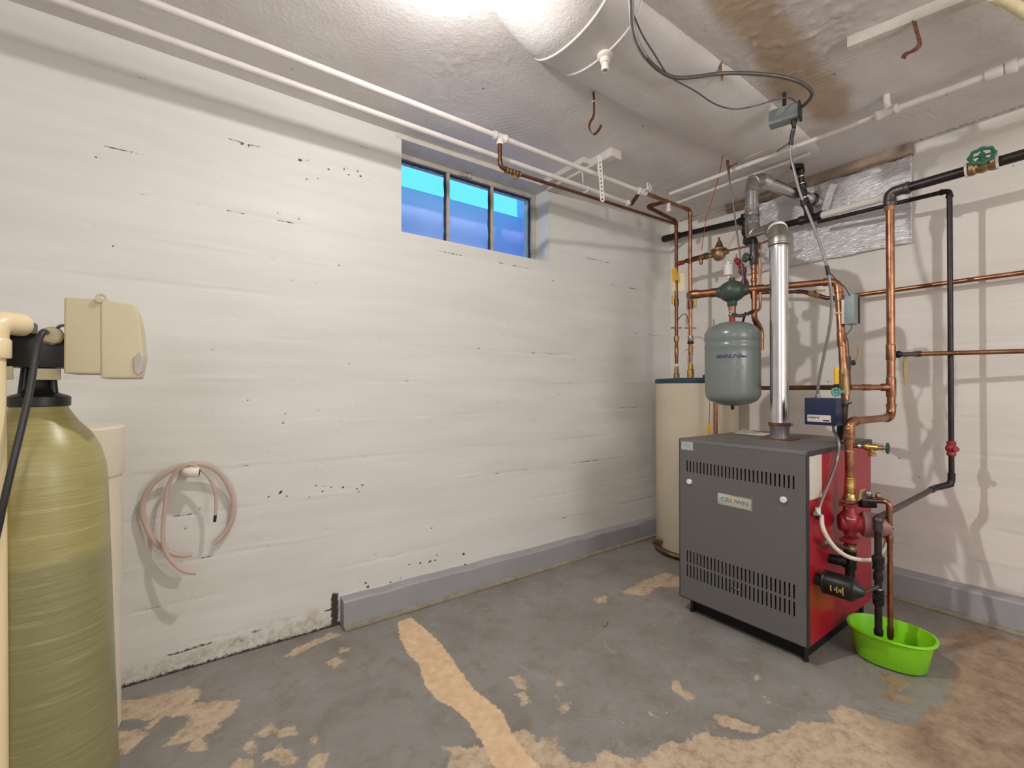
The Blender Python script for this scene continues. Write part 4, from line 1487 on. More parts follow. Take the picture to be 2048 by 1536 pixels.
on_tank('MAINLINE', -.14, exz0+Hh*.552, .026, 'ink_blue', 'lettering')
def band(a0, a1, z0, z1, mat, name, r_=er+.0008):
    vs, fs = [], []
    for k in range(13):
        a = a0+(a1-a0)*k/12
        e = tow*math.cos(a)+rt_*math.sin(a)
        vs += [V((ex, ey, z0))+e*r_, V((ex, ey, z1))+e*r_, V((ex, ey, z1))+e*(r_-.002), V((ex, ey, z0))+e*(r_-.002)]
    for k in range(12):
        for j in range(4):
            fs.append((k*4+j, k*4+(j+1) % 4, k*4+4+(j+1) % 4, k*4+4+j))
    fs += [(0, 1, 2, 3), (48, 49, 50, 51)]
    link(name, vs, fs, mat, t)
band(.32, .50, exz0+Hh*.555, exz0+Hh*.575, 'ink_blue', 'emblem')
band(-.46, .38, exz0+Hh*.42, exz0+Hh*.47, 'smudge', 'printed_text')
link('emblem', *ball(V((ex, ey, exz0+Hh*.565))+(tow*math.cos(.36)+rt_*math.sin(.36))*er, .008, (1, 1, .5)), 'ink_blue', t)
t = thing('tank_nipple', 'brass and copper nipple joining air scoop and expansion tank', 'pipe', (ex, ey, exz1))
link('pipe', *sweep([(ex, ey, exz1-.006), (ex, ey, scc.z-.07)], .0125, 14), 'copper', t)
link('fitting', *lathe((ex, ey, scc.z-.14), (0, 0, 1), [(.014, 0), (.018, .01), (.018, .05), (.02, .06)], 16), 'brass_dull', t)
link('ring', *torus(V((ex, ey, exz1+.045))+tow*.014-RT*.01, tow, .009, .002, 16, 6), 'solder', t)
link('tape', *sweep([(ex, ey, exz1), (ex, ey, exz1+.03)], .0145, 12), 'red_handle', t)
sb = V((ex, ey, scc.z-.125))
se = bt-V((0, 0, .115))
t = thing('support_strap', 'black strap tying the tank nipple to the copper branch', 'strap', sb)
link('strap_band', *ribbon(spline([sb+tow*.02, lerp(sb, se, .35)-V((0, 0, .012)), lerp(sb, se, .7)-V((0, 0, .008)), se+tow*.02]), .018, (0, 0, 1), .006), 'black', t)
link('strap_tail', *sweep([lerp(sb, se, .62), V((ex, ey, exz1-.004))+RT*.055], .006, 8), 'black', t)

# branch below / above the header at px 1508 with the dark gate valve
t = thing('zone_branch_pipe', 'copper branch standing on the header beside the flue, with a dark gate valve', 'pipe', bt)
z_of = lambda py, d=2.36: 1.1+(775-py)/915*d
zt0 = z_of(478)
link('pipe', *sweep([bt+V((0, 0, .01)), (bt.x, bt.y, z_of(530))], .0125, 14), 'copper', t)
for py in (536, 545, 561):
    collar(t, (bt.x, bt.y, z_of(py)), (0, 0, 1), .0155, .016, 'copper')
gtv = link('gate_valve', *join(lathe((bt.x, bt.y, z_of(530)), (0, 0, 1), [(.016, 0), (.021, .008), (.019, .03), (.024, .045), (.019, .065), (.02, .10), (.016, .11)], 14),
                         lathe((bt.x, bt.y, z_of(516)), -RT, [(.014, 0), (.016, .02), (.008, .03)], 12)), 'iron_grey', t)
link('knob', *lathe(V((bt.x, bt.y, z_of(516)))-RT*.03, -RT+V((0, 0, .1)), [(.014, 0), (.024, .008), (.024, .02), (.012, .026)], 14), 'scoop', gtv)
link('pipe', *sweep([(bt.x, bt.y, z_of(492)), (bt.x, bt.y, zt0)], .013, 12), 'iron_grey', t)
nk = e2+V((0, 0, -.02))
nb = at(1489, 486, x=2.42)
link('elbow', *sweep(fillet([(bt.x, bt.y, zt0-.03), (bt.x, bt.y, zt0), lerp(V((bt.x, bt.y, zt0)), nb, .8)], .02), .018, 14), 'iron_dark', t)
link('pipe', *sweep(fillet([(bt.x, bt.y, zt0), nb, nk], .02), .009, 12), 'iron_dark', t)
bl = [bt-V((0, 0, .04)), V((bt.x, bt.y, z_of(638))), at(1522, 660, x=bt.x+.06), at(1523, 700, x=bt.x+.06)]
pipe(t, bl, .0125, 'copper', R=.025)

# fill line with the pressure reducing valve
t = thing('fill_line', 'thin copper fill line with brass pressure reducing valve above the tank', 'pipe', (2.79, 1.7, 1.96))
f0 = V((2.79, 1.914, 1.963))
FY = lambda px: at(px, 500, x=2.79).y
f1 = V((2.79, FY(1520), 1.957))
link('pipe', *sweep([(2.79, FY(1450), 1.963), f1], .0065, 12), 'copper', t)
link('pipe', *sweep([f0, (2.79, FY(1420), 1.963)], .011, 12), 'copper_dark', t)
for a, b, r_, mt in ((1372, 1380, .016, 'copper_dark'), (1385, 1402, .018, 'copper_dark'), (1402, 1416, .02, 'brass_dull'), (1411, 1414, .023, 'iron_grey'), (1418, 1424, .015, 'brass')):
    link('fitting', *sweep([(2.79, FY(a), 1.963), (2.79, FY(b), 1.963)], r_, 8), mt, t)
link('drain_plug', *lathe((2.79, FY(1402), 1.95), (0, 0, -1), [(.012, 0), (.012, .03), (.008, .034)], 10), 'brass_dull', t)
pc = V((2.79, FY(1438), 1.957))
prv = link('reducing_valve', *join(lathe(pc-V((0, 0, .045)), (0, 0, 1), [(.012, 0), (.028, .008), (.04, .03), (.042, .055), (.038, .062), (.048, .066), (.048, .074), (.03, .082), (.018, .10), (.012, .118)], 24),
                             sweep([pc+V((0, .06, 0)), pc-V((0, .06, 0))], .016, 12)), 'brass_dull', t, label='bell-shaped brass reducing valve')
link('bail', *sweep(spline([pc+V((0, .03, .03)), pc+V((0, .012, .075)), pc+V((0, 0, .085)), pc+V((0, -.012, .075)), pc+V((0, -.03, .03))]), .0035, 8), 'copper_dark', prv)
link('adjusting_screw', *sweep([pc+V((0, 0, .065)), pc+V((0, 0, .105))], .007, 8), 'rust_pipe', prv)
pipe(t, [f1+V((0, .02, 0)), f1+V((0, 0, 0)), f1-V((0, 0, .395)), f1+V((-.02, .03, -.40))], .0075, 'copper', R=.018)
link('pipe', *sweep([f1, f1+V((.05, -.11, .03))], .0065, 12), 'copper', t)
vv = at(1357, 527, x=2.77)
t = thing('small_valve', 'red painted valve knot on the left heater pipe above the tags', 'valve', vv)
link('knob', *join(ball(vv, .02, (1, 1, .8)), ball(vv+RT*.022+V((0, 0, .004)), .016), obox(vv+RT*.01, RT, FW, (0, 0, 1), .06, .02, .012)), 'red_handle', t)
tg1 = at(1350, 549, x=2.745)
tag(link('valve_tag', *obox(tg1, RT+V((0, 0, .25)), FW, V((0, 0, 1))-RT*.15, .036, .01, .085, .006), 'yellow'), 'wide yellow tag below the red handle on the heater pipe', 'tag')
tg2 = at(1361, 560, x=2.755)
tag(link('paper_tag', *obox(tg2+V((.04, .045, 0)), RT, FW, (0, 0, 1), .085, .002, .125, 0), 'card', smooth=False), 'cream card tag hanging behind the yellow tag', 'tag')
rv = at(1477, 524, x=2.42)
t = thing('small_valve', 'red valve knob with a purple rag beside the silver air vent', 'valve', rv)
link('knob', *join(ball(rv, .017), ball(rv+RT*.012-V((0, 0, .018)), .015), ball(rv+RT*.02-V((0, 0, .035)), .012), ball(rv-RT*.012+V((0, 0, .012)), .012)), 'red_handle', t)
rg = [rv+RT*.018-V((0, 0, .03)), rv+RT*.028-V((0, 0, .07)), rv+RT*.033-V((0, 0, .12)), rv+RT*.035-V((0, 0, .16))]
link('rag', *sweep(spline(rg), [.016+.006*math.sin(i*.5) for i in range(25)], 10), 'purple', t)

# ------------------------------------------------------------------ boiler
BX0, BX1, BY0, BY1, BZ0, BZ1 = 2.0, 2.715, .787, 1.358, .072, .848
t = thing('boiler', 'dark grey and red gas boiler standing beside the beige water heater', 'boiler', ((BX0+BX1)/2, (BY0+BY1)/2, 0))
link('base_frame', *box(BX0+.06, BX1-.03, BY0+.03, BY1-.03, -.002, BZ0+.01, .004), 'inside', t)
for sx in (BX0+.045, BX1-.05):
    for sy in (BY0+.025, BY1-.04):
        link('foot', *lathe((sx, sy, -.002), (0, 0, 1), [(.012, 0), (.012, .012), (.008, .014), (.008, BZ0+.01)], 12), 'black', t)
# front panel with real vent slots
def slots_panel():
    ya = [at(1374+0, 930, x=BX0).y, at(1587, 950, x=BX0).y]
    N = 28
    w_ = .0068
    cs_ = [ya[0]+(ya[1]-ya[0])*i/(N-1) for i in range(N)]
    rows = []
    for py0, py1 in ((921, 943), (1100, 1124), (1128, 1153)):
        rows.append((at(1374, py1, x=BX0).z, at(1374, py0, x=BX0).z))
    rows.sort()
    ys = sorted([BY0, BY1]+[c+s*w_/2 for c in cs_ for s in (-1, 1)])
    zs_ = sorted([BZ0, BZ1-.012]+[v for r_ in rows for v in r_])
    vs, fs, idx = [], [], {}
    def vid(y, z, x):
        k = (y, z, x)
        if k not in idx:
            idx[k] = len(vs)
            vs.append(V((x, y, z)))
        return idx[k]
    def ishole(y, z):
        return any(abs(y-c) < w_/2 for c in cs_) and any(a < z < b for a, b in rows)
    xa, xb = BX0, BX0+.004
    for i in range(len(ys)-1):
        for j in range(len(zs_)-1):
            cy, cz_ = (ys[i]+ys[i+1])/2, (zs_[j]+zs_[j+1])/2
            y0, y1, z0, z1 = ys[i], ys[i+1], zs_[j], zs_[j+1]
            if ishole(cy, cz_):
                for (a, b), (c, d) in (((y0, z0), (y1, z0)), ((y1, z0), (y1, z1)), ((y1, z1), (y0, z1)), ((y0, z1), (y0, z0))):
                    fs.append((vid(a, b, xa), vid(c, d, xa), vid(c, d, xb), vid(a, b, xb)))
            else:
                fs.append((vid(y0, z0, xa), vid(y1, z0, xa), vid(y1, z1, xa), vid(y0, z1, xa)))
                fs.append((vid(y0, z0, xb), vid(y1, z0, xb), vid(y1, z1, xb), vid(y0, z1, xb)))
    o = link('front_panel', vs, fs, 'jacket', t, smooth=False, label='charcoal front panel with rows of vent slots')
    return o
fp = slots_panel()
link('front_edge', *join(box(BX0-.0005, BX0+.022, BY0-.001, BY0+.004, BZ0-.002, BZ1-.004, .001), box(BX0-.0005, BX0+.022, BY1-.004, BY1+.001, BZ0, BZ1-.004, .001), box(BX0, BX0+.03, BY0, BY1, BZ0-.002, BZ0+.002, 0)), 'jacket_dark', t)
link('liner', *box(BX0+.03, BX1-.02, BY0+.008, BY1-.008, BZ0+.005, BZ1-.02, 0), 'inside', t, smooth=False)
# top with a rolled front edge
def top_panel():
    prof = [(BX0-.001, BZ1-.016), (BX0, BZ1-.008), (BX0+.004, BZ1-.002), (BX0+.012, BZ1), (BX1, BZ1), (BX1, BZ1-.02), (BX0+.02, BZ1-.02)]
    vs = [V((x, y, z)) for y in (BY0-.002, BY1+.002) for x, z in prof]
    n = len(prof)
    fs = [(i, (i+1) % n, n+(i+1) % n, n+i) for i in range(n)]+[tuple(range(n)), tuple(range(n, 2*n))]
    return link('top_panel', vs, fs, 'jacket', t)
top_panel()
link('top_lip', *box(BX0+.004, BX1, BY0-.005, BY0-.001, BZ1-.022, BZ1-.002, .001), 'jacket_dark', t)
link('side_panel', *box(BX0+.02, BX1, BY0, BY0+.006, BZ0, BZ1-.02, .001), 'red', t, label='glossy red side panel')
link('side_panel', *box(BX0+.02, BX1, BY1-.006, BY1, BZ0, BZ1-.02, .001), 'red', t)
link('rear_panel', *box(BX1-.012, BX1, BY0+.006, BY1-.006, BZ0, BZ1-.02, 0), 'red', t, smooth=False)
fcl = link('flue_collar', *join(box(2.30, 2.42, .98, 1.11, BZ1-.002, BZ1+.006, .002)), 'rust', t, label='rusty square flange under the flue')
for px, py in ((1380, 963), (1568, 999)):
    p = at(px, py, x=BX0)
    link('knob', *lathe((BX0+.002, p.y, p.z), (-1, 0, 0), [(.006, 0), (.0125, .003), (.013, .012), (.010, .015)], 18), 'white_plastic', t, label='small white front knob')
pa, pb = at(1436, 985, x=BX0), at(1436, 1008, x=BX0)
pc_, pd = at(1505, 999, x=BX0), at(1505, 1022, x=BX0)
by, bz = (pa.y+pc_.y)/2, (pa.z+pb.z)/2
bw_, bh_ = abs(pa.y-pc_.y), abs(pa.z-pb.z)
bdg = link('badge', *box(BX0-.003, BX0+.001, by-bw_/2, by+bw_/2, bz-bh_/2, bz+bh_/2, .001), 'badge_rim', t, label='silver nameplate with grey serif lettering')
link('nameplate', *box(BX0-.0045, BX0-.002, by-bw_/2+.006, by+bw_/2-.006, bz-bh_/2+.006, bz+bh_/2-.006, .0005), 'badge', bdg)
text('lettering', 'CROWN', bh_*.50, (BX0-.0048, by, bz+.001), (0, -1, 0), (0, 0, 1), (-1, 0, 0), 'ink_grey', bdg, sx=1.22, bold=.0004)
link('flame_emblem', *ball((BX0-.005, by+.0065, bz+.003), bh_*.2, (.1, .75, 1.25)), 'ink_orange', bdg)
s_a, s_b = at(1363, 881, x=BX0), at(1386, 903, x=BX0)
link('sticker', *box(BX0-.0012, BX0+.001, s_b.y, s_a.y, s_b.z+.004, s_a.z-.003, 0), 'sticker', t, smooth=False, label='pale aqua square sticker')
for k in range(3):
    p = at(1463+k*7, 1173+k*3, x=BX0)
    link('pilot_bolt', *ball((BX0-.002, p.y, p.z), .0045), 'steel', t)
la, lb = at(1618, 911, y=BY0), at(1643, 1000, y=BY0)
zs1, zs0 = at(1618, 913, y=BY0).z, at(1618, 1001, y=BY0).z
lab_ = link('rating_label', *box(la.x, lb.x, BY0-.0018, BY0+.001, zs0, zs1, .0008), 'label', t, label='tall pale rating label on the red side')
for px, py in ((1651, 919), (1625, 1041), (1660, 1150)):
    p = at(px, py, y=BY0)
    link('screw', *lathe((p.x, BY0+.001, p.z), (0, -1, 0), [(.0045, 0), (.004, .003), (.001, .0035)], 10), 'steel', t)
pp = [at(px, py, z=BZ1+.003) for px, py in ((1449, 866), (1480, 862), (1521, 868), (1490, 872))]
def paper():
    a, b, c, d = V((2.22, 1.17, 0)), V((2.40, 1.26, 0)), V((2.50, 1.12, 0)), V((2.30, 1.05, 0))
    a = V((2.44, 1.33, 0)); b = V((2.62, 1.30, 0)); c = V((2.60, 1.13, 0)); d = V((2.42, 1.17, 0))
    vs, fs = [], []
    n = 8
    for lvl in (0, .0012):
        for i in range(n+1):
            for j in range(n+1):
                s, q = i/n, j/n
                p = (a*(1-s)+b*s)*(1-q)+(d*(1-s)+c*s)*q
                fold = .022*max(0, 1-abs(s-.45)/.25)*(1-q*.75)
                vs.append(V((p.x, p.y, BZ1+.001+lvl+fold)))
    m_ = (n+1)**2
    for i in range(n):
        for j in range(n):
            k = i*(n+1)+j
            fs.append((k, k+1, k+n+2, k+n+1))
            fs.append((m_+k, m_+k+1, m_+k+n+2, m_+k+n+1))
    return link('paper_sheet', vs, fs, 'paper')
tag(paper(), 'white folded paper sheet lying on the boiler top left of the flue', 'paper')

# flue
t = thing('flue_pipe', 'shiny silver sheet-metal flue rising from the boiler and elbowing into the foil wall', 'flue', (2.355, 1.044, BZ1))
FX, FY_, FR = 2.355, 1.046, .040
zf = 1.80
link('flue_section', *lathe((FX, FY_, BZ1+.004), (0, 0, 1), [(FR+.003, 0), (FR+.003, .055), (FR+.006, .06), (FR+.006, .068), (FR+.003, .07), (FR+.003, .075)], 36), 'galv', t)
link('flue_section', *lathe((FX, FY_, BZ1+.07), (0, 0, 1), [(FR+.0025, 0), (FR, .02), (FR, zf-BZ1-.10), (FR+.002, zf-BZ1-.09), (FR, zf-BZ1-.08)], 36), 'galv', t)
link('band_clamp', *lathe((FX, FY_, BZ1+.066), (0, 0, 1), [(FR+.006, 0), (FR+.008, .002), (FR+.008, .014), (FR+.006, .016)], 36), 'rust', t)
link('clamp_screw', *sweep([V((FX, FY_, BZ1+.075))+RT*(FR-.005)-FW*.03, V((FX, FY_, BZ1+.075))+RT*(FR+.006)-FW*.035], .006, 8), 'steel', t)
link('seam', *box(FX+.0, FX+.006, FY_-FR-.0015, FY_-FR+.004, BZ1+.09, zf, .001), 'galv_dull', t)
W2 = V((2.62, 1.305, 0))
topz = zf+.03
def gore(pts, r, name='elbow_segment', mat='galv_dull'):
    for i in range(len(pts)-1):
        a, b = V(pts[i]), V(pts[i+1])
        d = (b-a).normalized()
        link(name, *lathe(a-d*.010, d, [(r-.002, 0), (r+.003, .003), (r+.003, .009), (r, .012), (r, (b-a).length+.008), (r-.003, (b-a).length+.018)], 30), mat, t)
link('red_band', *lathe((FX, FY_, zf-.012), (0, 0, 1), [(FR+.001, 0), (FR+.0025, .001), (FR+.0025, .009), (FR+.001, .010)], 36), 'rust', t)
e_up = V((FX, FY_, zf))
dir2 = (V((W2.x, W2.y, 0))-V((FX, FY_, 0))).normalized()
p1_ = V((FX, FY_, zf+.025))
p2_ = p1_+dir2*.02+V((0, 0, .045))
p3_ = p1_+dir2*.065+V((0, 0, .065))
p4_ = V((W2.x, W2.y, 1.945))-dir2*.06
p5_ = V((W2.x, W2.y, 1.955))-dir2*.015+V((0, 0, .01))
p6_ = V((W2.x, W2.y, 2.02))
gore([e_up, p1_, p2_, p3_], FR+.004)
link('flue_section', *sweep([p3_, p4_], FR-.003, 30), 'galv', t)
FR2 = .0355
gore([p4_, p5_, p6_], FR2+.003)
link('flue_section', *lathe(p6_, (0, 0, 1), [(FR2+.003, 0), (FR2+.003, .03), (FR2, .034), (FR2, .10), (FR2+.004, .104), (FR2+.004, .112), (FR2, .115), (FR2, .20)], 30), 'galv', t)
link('band_clamp', *lathe((W2.x, W2.y, 2.07), (0, 0, 1), [(FR2+.004, 0), (FR2+.006, .002), (FR2+.006, .012), (FR2+.004, .014)], 30), 'steel', t)
q1_ = V((W2.x, W2.y, 2.21))
wallp = V((XB-.02, 1.153, 2.215))
q2_ = V((W2.x+.012, W2.y-.004, 2.265))
q3_ = V((W2.x+.06, W2.y-.02, 2.285))
gore([q1_, q2_, q3_], FR2+.003)
dq = (wallp-q3_).normalized()
link('flue_section', *sweep([q3_, wallp], FR2-.003, 30), 'galv', t)
link('elbow_segment', *lathe(q3_-dq*.005, dq, [(FR2+.002, 0), (FR2+.005, .01), (FR2+.005, .05), (FR2+.001, .055)], 30), 'galv', t)
link('wall_collar', *lathe(wallp-dq*.06, dq, [(FR2+.001, 0), (FR2+.006, .004), (FR2+.006, .012), (FR2+.001, .016)], 30), 'iron_grey', t)

# blue control box on the fittings
t = thing('control_box', 'dark blue square control box above the right end of the boiler top', 'control box', (2.29, .83, .92))
y1b, y0b = at(1609, 825, x=2.25).y, at(1672, 825, x=2.25).y
zb1, zb0 = at(1640, 796, x=2.25).z, at(1640, 849, x=2.25).z
zb0 -= .003
cb = link('cover', *box(2.25, 2.325, y0b, y1b, zb0, zb1, .004), 'blue_box', t)
link('back_plate', *box(2.325, 2.35, y0b-.004, y1b+.002, zb0+.004, zb1-.002, .003), 'grey_box_dark', t)
ls = link('label_strip', *box(2.2485, 2.2505, y0b+.019, y1b-.012, zb0+.014, zb0+.014+.030, 0), 'label', t, smooth=False, label='white printed label strip')
text('lettering', 'Safgard', .015, (2.2482, y1b-.036, zb0+.0335), (0, -1, 0), (0, 0, 1), (-1, 0, 0), 'ink_black', ls, shear=.3)
link('print_line', *box(2.2478, 2.2486, y0b+.024, y0b+.048, zb0+.018, zb0+.024, 0), 'ink_black', ls, smooth=False)
link('print_line', *box(2.2478, 2.2486, y1b-.066, y1b-.018, zb0+.019, zb0+.022, 0), 'label_line', ls, smooth=False)
link('conduit_connector', *lathe((2.29, at(1635, 795, x=2.29).y, zb1-.003), (0, 0, 1), [(.012, 0), (.012, .006), (.009, .008), (.009, .018)], 10), 'steel', t)
link('probe_well', *sweep([(2.35, .82, .985), (2.445, .816, .985)], .015, 12), 'brass_dull', t)
link('lever_pin', *sweep([(2.32, y0b-.004, zb1-.035), (2.36, y0b-.02, zb1-.02)], .003, 6), 'iron_dark', t)

# grey relay box on the copper drop
t = thing('relay_box', 'small grey electrical box strapped to the copper drop right of the flue', 'electrical box', (2.5, .8, 1.4))
gcx = vz_at(620)
bx0, bx1 = gcx.x-.045, gcx.x+.0
yy1, yy0 = at(1688, 620, x=bx0).y, at(1709, 620, x=bx0).y
gz1, gz0 = at(1700, 588, x=bx0).z, at(1700, 648, x=bx0).z
link('box_body', *box(bx0, bx0+.05, yy0, yy1, gz0, gz1, .004), 'grey_box', t)
link('back_plate', *box(bx0+.045, bx0+.06, yy0-.004, yy1+.02, gz0+.004, gz1-.012, .002), 'grey_box_dark', t)
link('mounting_strip', *box(bx0+.01, bx0+.016, yy1-.002, yy1+.014, gz0+.005, gz1-.02, .001), 'white_plastic', t)
for zq in (gz0+.055,):
    link('strap_band', *torus((gcx.x, gcx.y, zq+.005), (0, 0, 1), .0195, .004, 20, 6), 'white_plastic', t)
link('strap_band', *sweep([(gcx.x-.012, gcx.y-.012, zq+.005), (bx0+.03, yy1-.001, zq+.005)], .005, 8), 'white_plastic', t)
tag(link('thin_wire', *sweep(spline([V((bx0+.025, (yy0+yy1)/2, gz0+.004)), V((bx0+.025, (yy0+yy1)/2, gz0-.02)), at(1692, 672, x=2.51), at(1690, 690, x=2.52)]), .003, 8), 'flex_dark'), 'short thin wire hanging below the small grey relay box', 'wire')

# ------------------------------------------------------------------ pump and lower fittings on the red side
PX, PY_ = R2.x, R2.y
t = thing('circulator_pump', 'red circulator pump bolted below the brass flange on the boiler side', 'pump', (PX, PY_, .45))
zfl = r2z(1002)
link('flange', *join(obox((PX, PY_, zfl+.003), (1, 0, 0), (0, 1, 0), (0, 0, 1), .088, .05, .010, .003), lathe((PX, PY_, zfl), (0, 0, 1), [(.026, 0), (.026, .012), (.022, .02)], 18)), 'brass_dull', t, label='dull brass oval flange')
link('flange', *obox((PX, PY_, zfl-.012), (1, 0, 0), (0, 1, 0), (0, 0, 1), .088, .05, .012, .003), 'pump_red', t)
for s in (-1, 1):
    link('bolt', *join(lathe((PX+s*.034, PY_, zfl-.03), (0, 0, 1), [(.007, 0), (.007, .05)], 6)), 'steel', t)
zp = r2z(1045)
link('volute', *join(lathe((PX, PY_, zfl-.02), (0, 0, -1), [(.022, 0), (.024, .02), (.036, .035), (.042, .06), (.036, .085), (.024, .10), (.022, .12)], 24)), 'pump_red', t)
md_ = V((.5, -.86, 0)).normalized()
pm = V((PX, PY_, zp))
link('motor_housing', *lathe(pm-md_*.04, md_, [(.03, 0), (.036, .006), (.036, .075), (.046, .08)], 28), 'pump_red', t)
mcv = link('motor_cover', *lathe(pm+md_*.038, md_, [(.040, 0), (.05, .004), (.052, .02), (.048, .05), (.047, .085), (.043, .092)], 28), 'pump_pink', t)
link('end_cap', *join(lathe(pm+md_*.128, md_, [(.028, 0), (.030, .006), (.014, .008)], 24), lathe(pm+md_*.13, md_, [(.012, 0), (.012, .014), (.002, .015)], 14)), 'steel', mcv)
link('nameplate', *obox(pm-md_*.0+V((-.03, -.012, .028)), md_, V((-.6, -.35, .7)), V((-.6, -.35, .7)).cross(md_), .03, .004, .018, .001), 'badge', t)
link('flange', *obox((PX, PY_, r2z(1078)), (1, 0, 0), (0, 1, 0), (0, 0, 1), .085, .05, .014, .003), 'pump_red', t)
link('union', *lathe((PX, PY_, r2z(1102)), (0, 0, 1), [(.022, 0), (.027, .006), (.027, .02), (.022, .026), (.024, .034)], 8), 'brass_dull', t)

t = thing('return_fittings', 'black iron tee and elbow under the red pump entering the boiler side', 'pipe fitting', (PX-.02, PY_, .38))
ze = r2z(1118)
link('tee', *join(sweep([(PX, PY_, r2z(1102)), (PX, PY_, r2z(1135))], .023, 16), sweep(fillet([(PX, PY_, ze), (PX-.05, PY_+.012, ze), (PX-.055, BY0+.008, ze)], .03), .020, 16), lathe((PX-.03, PY_+.006, ze), (-1, .2, 0), [(.024, 0), (.026, .008), (.024, .016)], 16)), 'iron_dark', t)
link('elbow', *sweep(fillet([(PX, PY_, r2z(1130)), (PX, PY_, r2z(1160)), (PX-.05, PY_-.005, r2z(1172))], .03), .018, 14), 'iron', t)
link('drain_nipple', *sweep([(PX-.02, PY_, r2z(1095)), (PX-.14, PY_+.025, r2z(1085)+.02)], .008, 10), 'iron_grey', t)
link('drain_valve', *join(lathe((PX-.14, PY_+.025, r2z(1085)+.02), (-1, .2, .15), [(.011, 0), (.013, .01), (.010, .03), (.013, .035), (.011, .045)], 10)), 'steel', t)

t = thing('boiler_drain', 'brass drain cock with dark green wheel on the copper pipe beside the boiler', 'valve', (PX, .66, .87))
zd = r2z(891)
dv = V((.12, -1, 0)).normalized()
s0_ = V((PX, PY_, zd))
link('stub_pipe', *sweep([s0_, s0_+dv*.06], .0085, 12), 'copper_dark', t)
link('ring', *lathe(s0_+dv*.03, dv, [(.011, 0), (.011, .01)], 12), 'solder', t)
link('body', *join(lathe(s0_+dv*.05, dv, [(.013, 0), (.016, .004), (.016, .012), (.012, .016), (.013, .04), (.009, .045), (.009, .06), (.005, .062), (.005, .075)], 12),
                   lathe(s0_+dv*.075, (0, 0, -1), [(.010, 0), (.010, .022), (.014, .024), (.014, .034), (.011, .036)], 12)), 'brass', t)
link('handwheel', *handwheel(s0_+dv*.125, dv, .017, .0045, 4, .09), 'green_dark', t, label='dark green wheel')

# black canister on the side
cxp, czp = 2.087, at(1668, 1168, x=2.087).z
t = thing('black_canister', 'glossy black horizontal canister with gold marks on the red boiler side', 'canister', (cxp, .70, czp-.05))
link('mount', *lathe((cxp, BY0+.002, czp), (0, -1, 0), [(.024, 0), (.022, .022), (.030, .026)], 20), 'black', t)
link('shell', *lathe((cxp, .763, czp), (0, -1, 0), [(.038, 0), (.044, .006), (.045, .012), (.045, .098), (.042, .106), (.036, .108)], 36), 'iron_dark', t)
link('end_boss', *lathe((cxp, .657, czp), (0, -1, 0), [(.036, 0), (.022, .02), (.012, .03)], 20), 'black', t)
view_c = (CAM-V((cxp, .7, czp)))
view_c.y = 0
view_c.normalize()
a_c = math.atan2(view_c.z, view_c.x)
for k, (yy_, hh) in enumerate(((.722, .5), (.708, .2), (.702, .55), (.694, .25), (.688, .3), (.682, .7))):
    g_ = []
    a_mid = a_c+.42
    pts = [V((cxp+math.cos(a_mid+hh*(q-.5))*.0453, yy_, czp+math.sin(a_mid+hh*(q-.5))*.0453)) for q in np.linspace(0, 1, 6)]
    link('gold_mark', *sweep(pts, .0022, 6), 'gold', t)
link('outlet_pipe', *sweep([(cxp, .632, czp), (cxp+.06, .625, czp-.002), (2.235, .628, czp-.012)], .007, 10), 'iron_grey', t)
link('strap_band', *lathe((cxp, .757, czp), (0, -1, 0), [(.046, 0), (.048, .001), (.048, .007), (.046, .008)], 36), 'black', t)

# dark drain pipe into the pail, copper discharge pipe into the pail
t = thing('drain_pipe', 'dark iron drain pipe ending just inside the lime green tub', 'pipe', (2.24, .628, .11))
DX, DY = 2.245, .629
dz = lambda py: 1.1+(775-py)/915*1.823
link('pipe', *sweep([(DX, DY, dz(1040)), (DX, DY, dz(1262))], .0125, 14), 'iron', t)
link('elbow', *join(ball((DX, DY, dz(1040)), .019), lathe((DX, DY, dz(1062)), (0, 0, 1), [(.015, 0), (.017, .01), (.016, .03), (.017, .04)], 14)), 'iron_grey', t)
link('tee', *join(lathe((DX, DY, dz(1138)), (0, 0, 1), [(.018, 0), (.02, .01), (.017, .02), (.021, .032), (.021, .05), (.016, .055)], 16)), 'iron', t)
collar(t, (DX, DY, dz(1152)), (0, 0, 1), .0165, .03, 'iron')
link('tee', *join(lathe((DX, DY, dz(1208)), (0, 0, 1), [(.017, 0), (.019, .01), (.018, .05), (.019, .056), (.017, .062)], 16), sweep([(DX, DY, dz(1190)), (DX-.03, DY, dz(1190)+.003)], .012, 12)), 'iron_dark', t)
link('white_band', *lathe((DX, DY, dz(1177)), (0, 0, 1), [(.0135, 0), (.0145, .002), (.0135, .004)], 16), 'solder', t)
collar(t, (DX, DY, dz(1262)), (0, 0, 1), .0155, .022, 'iron_dark')

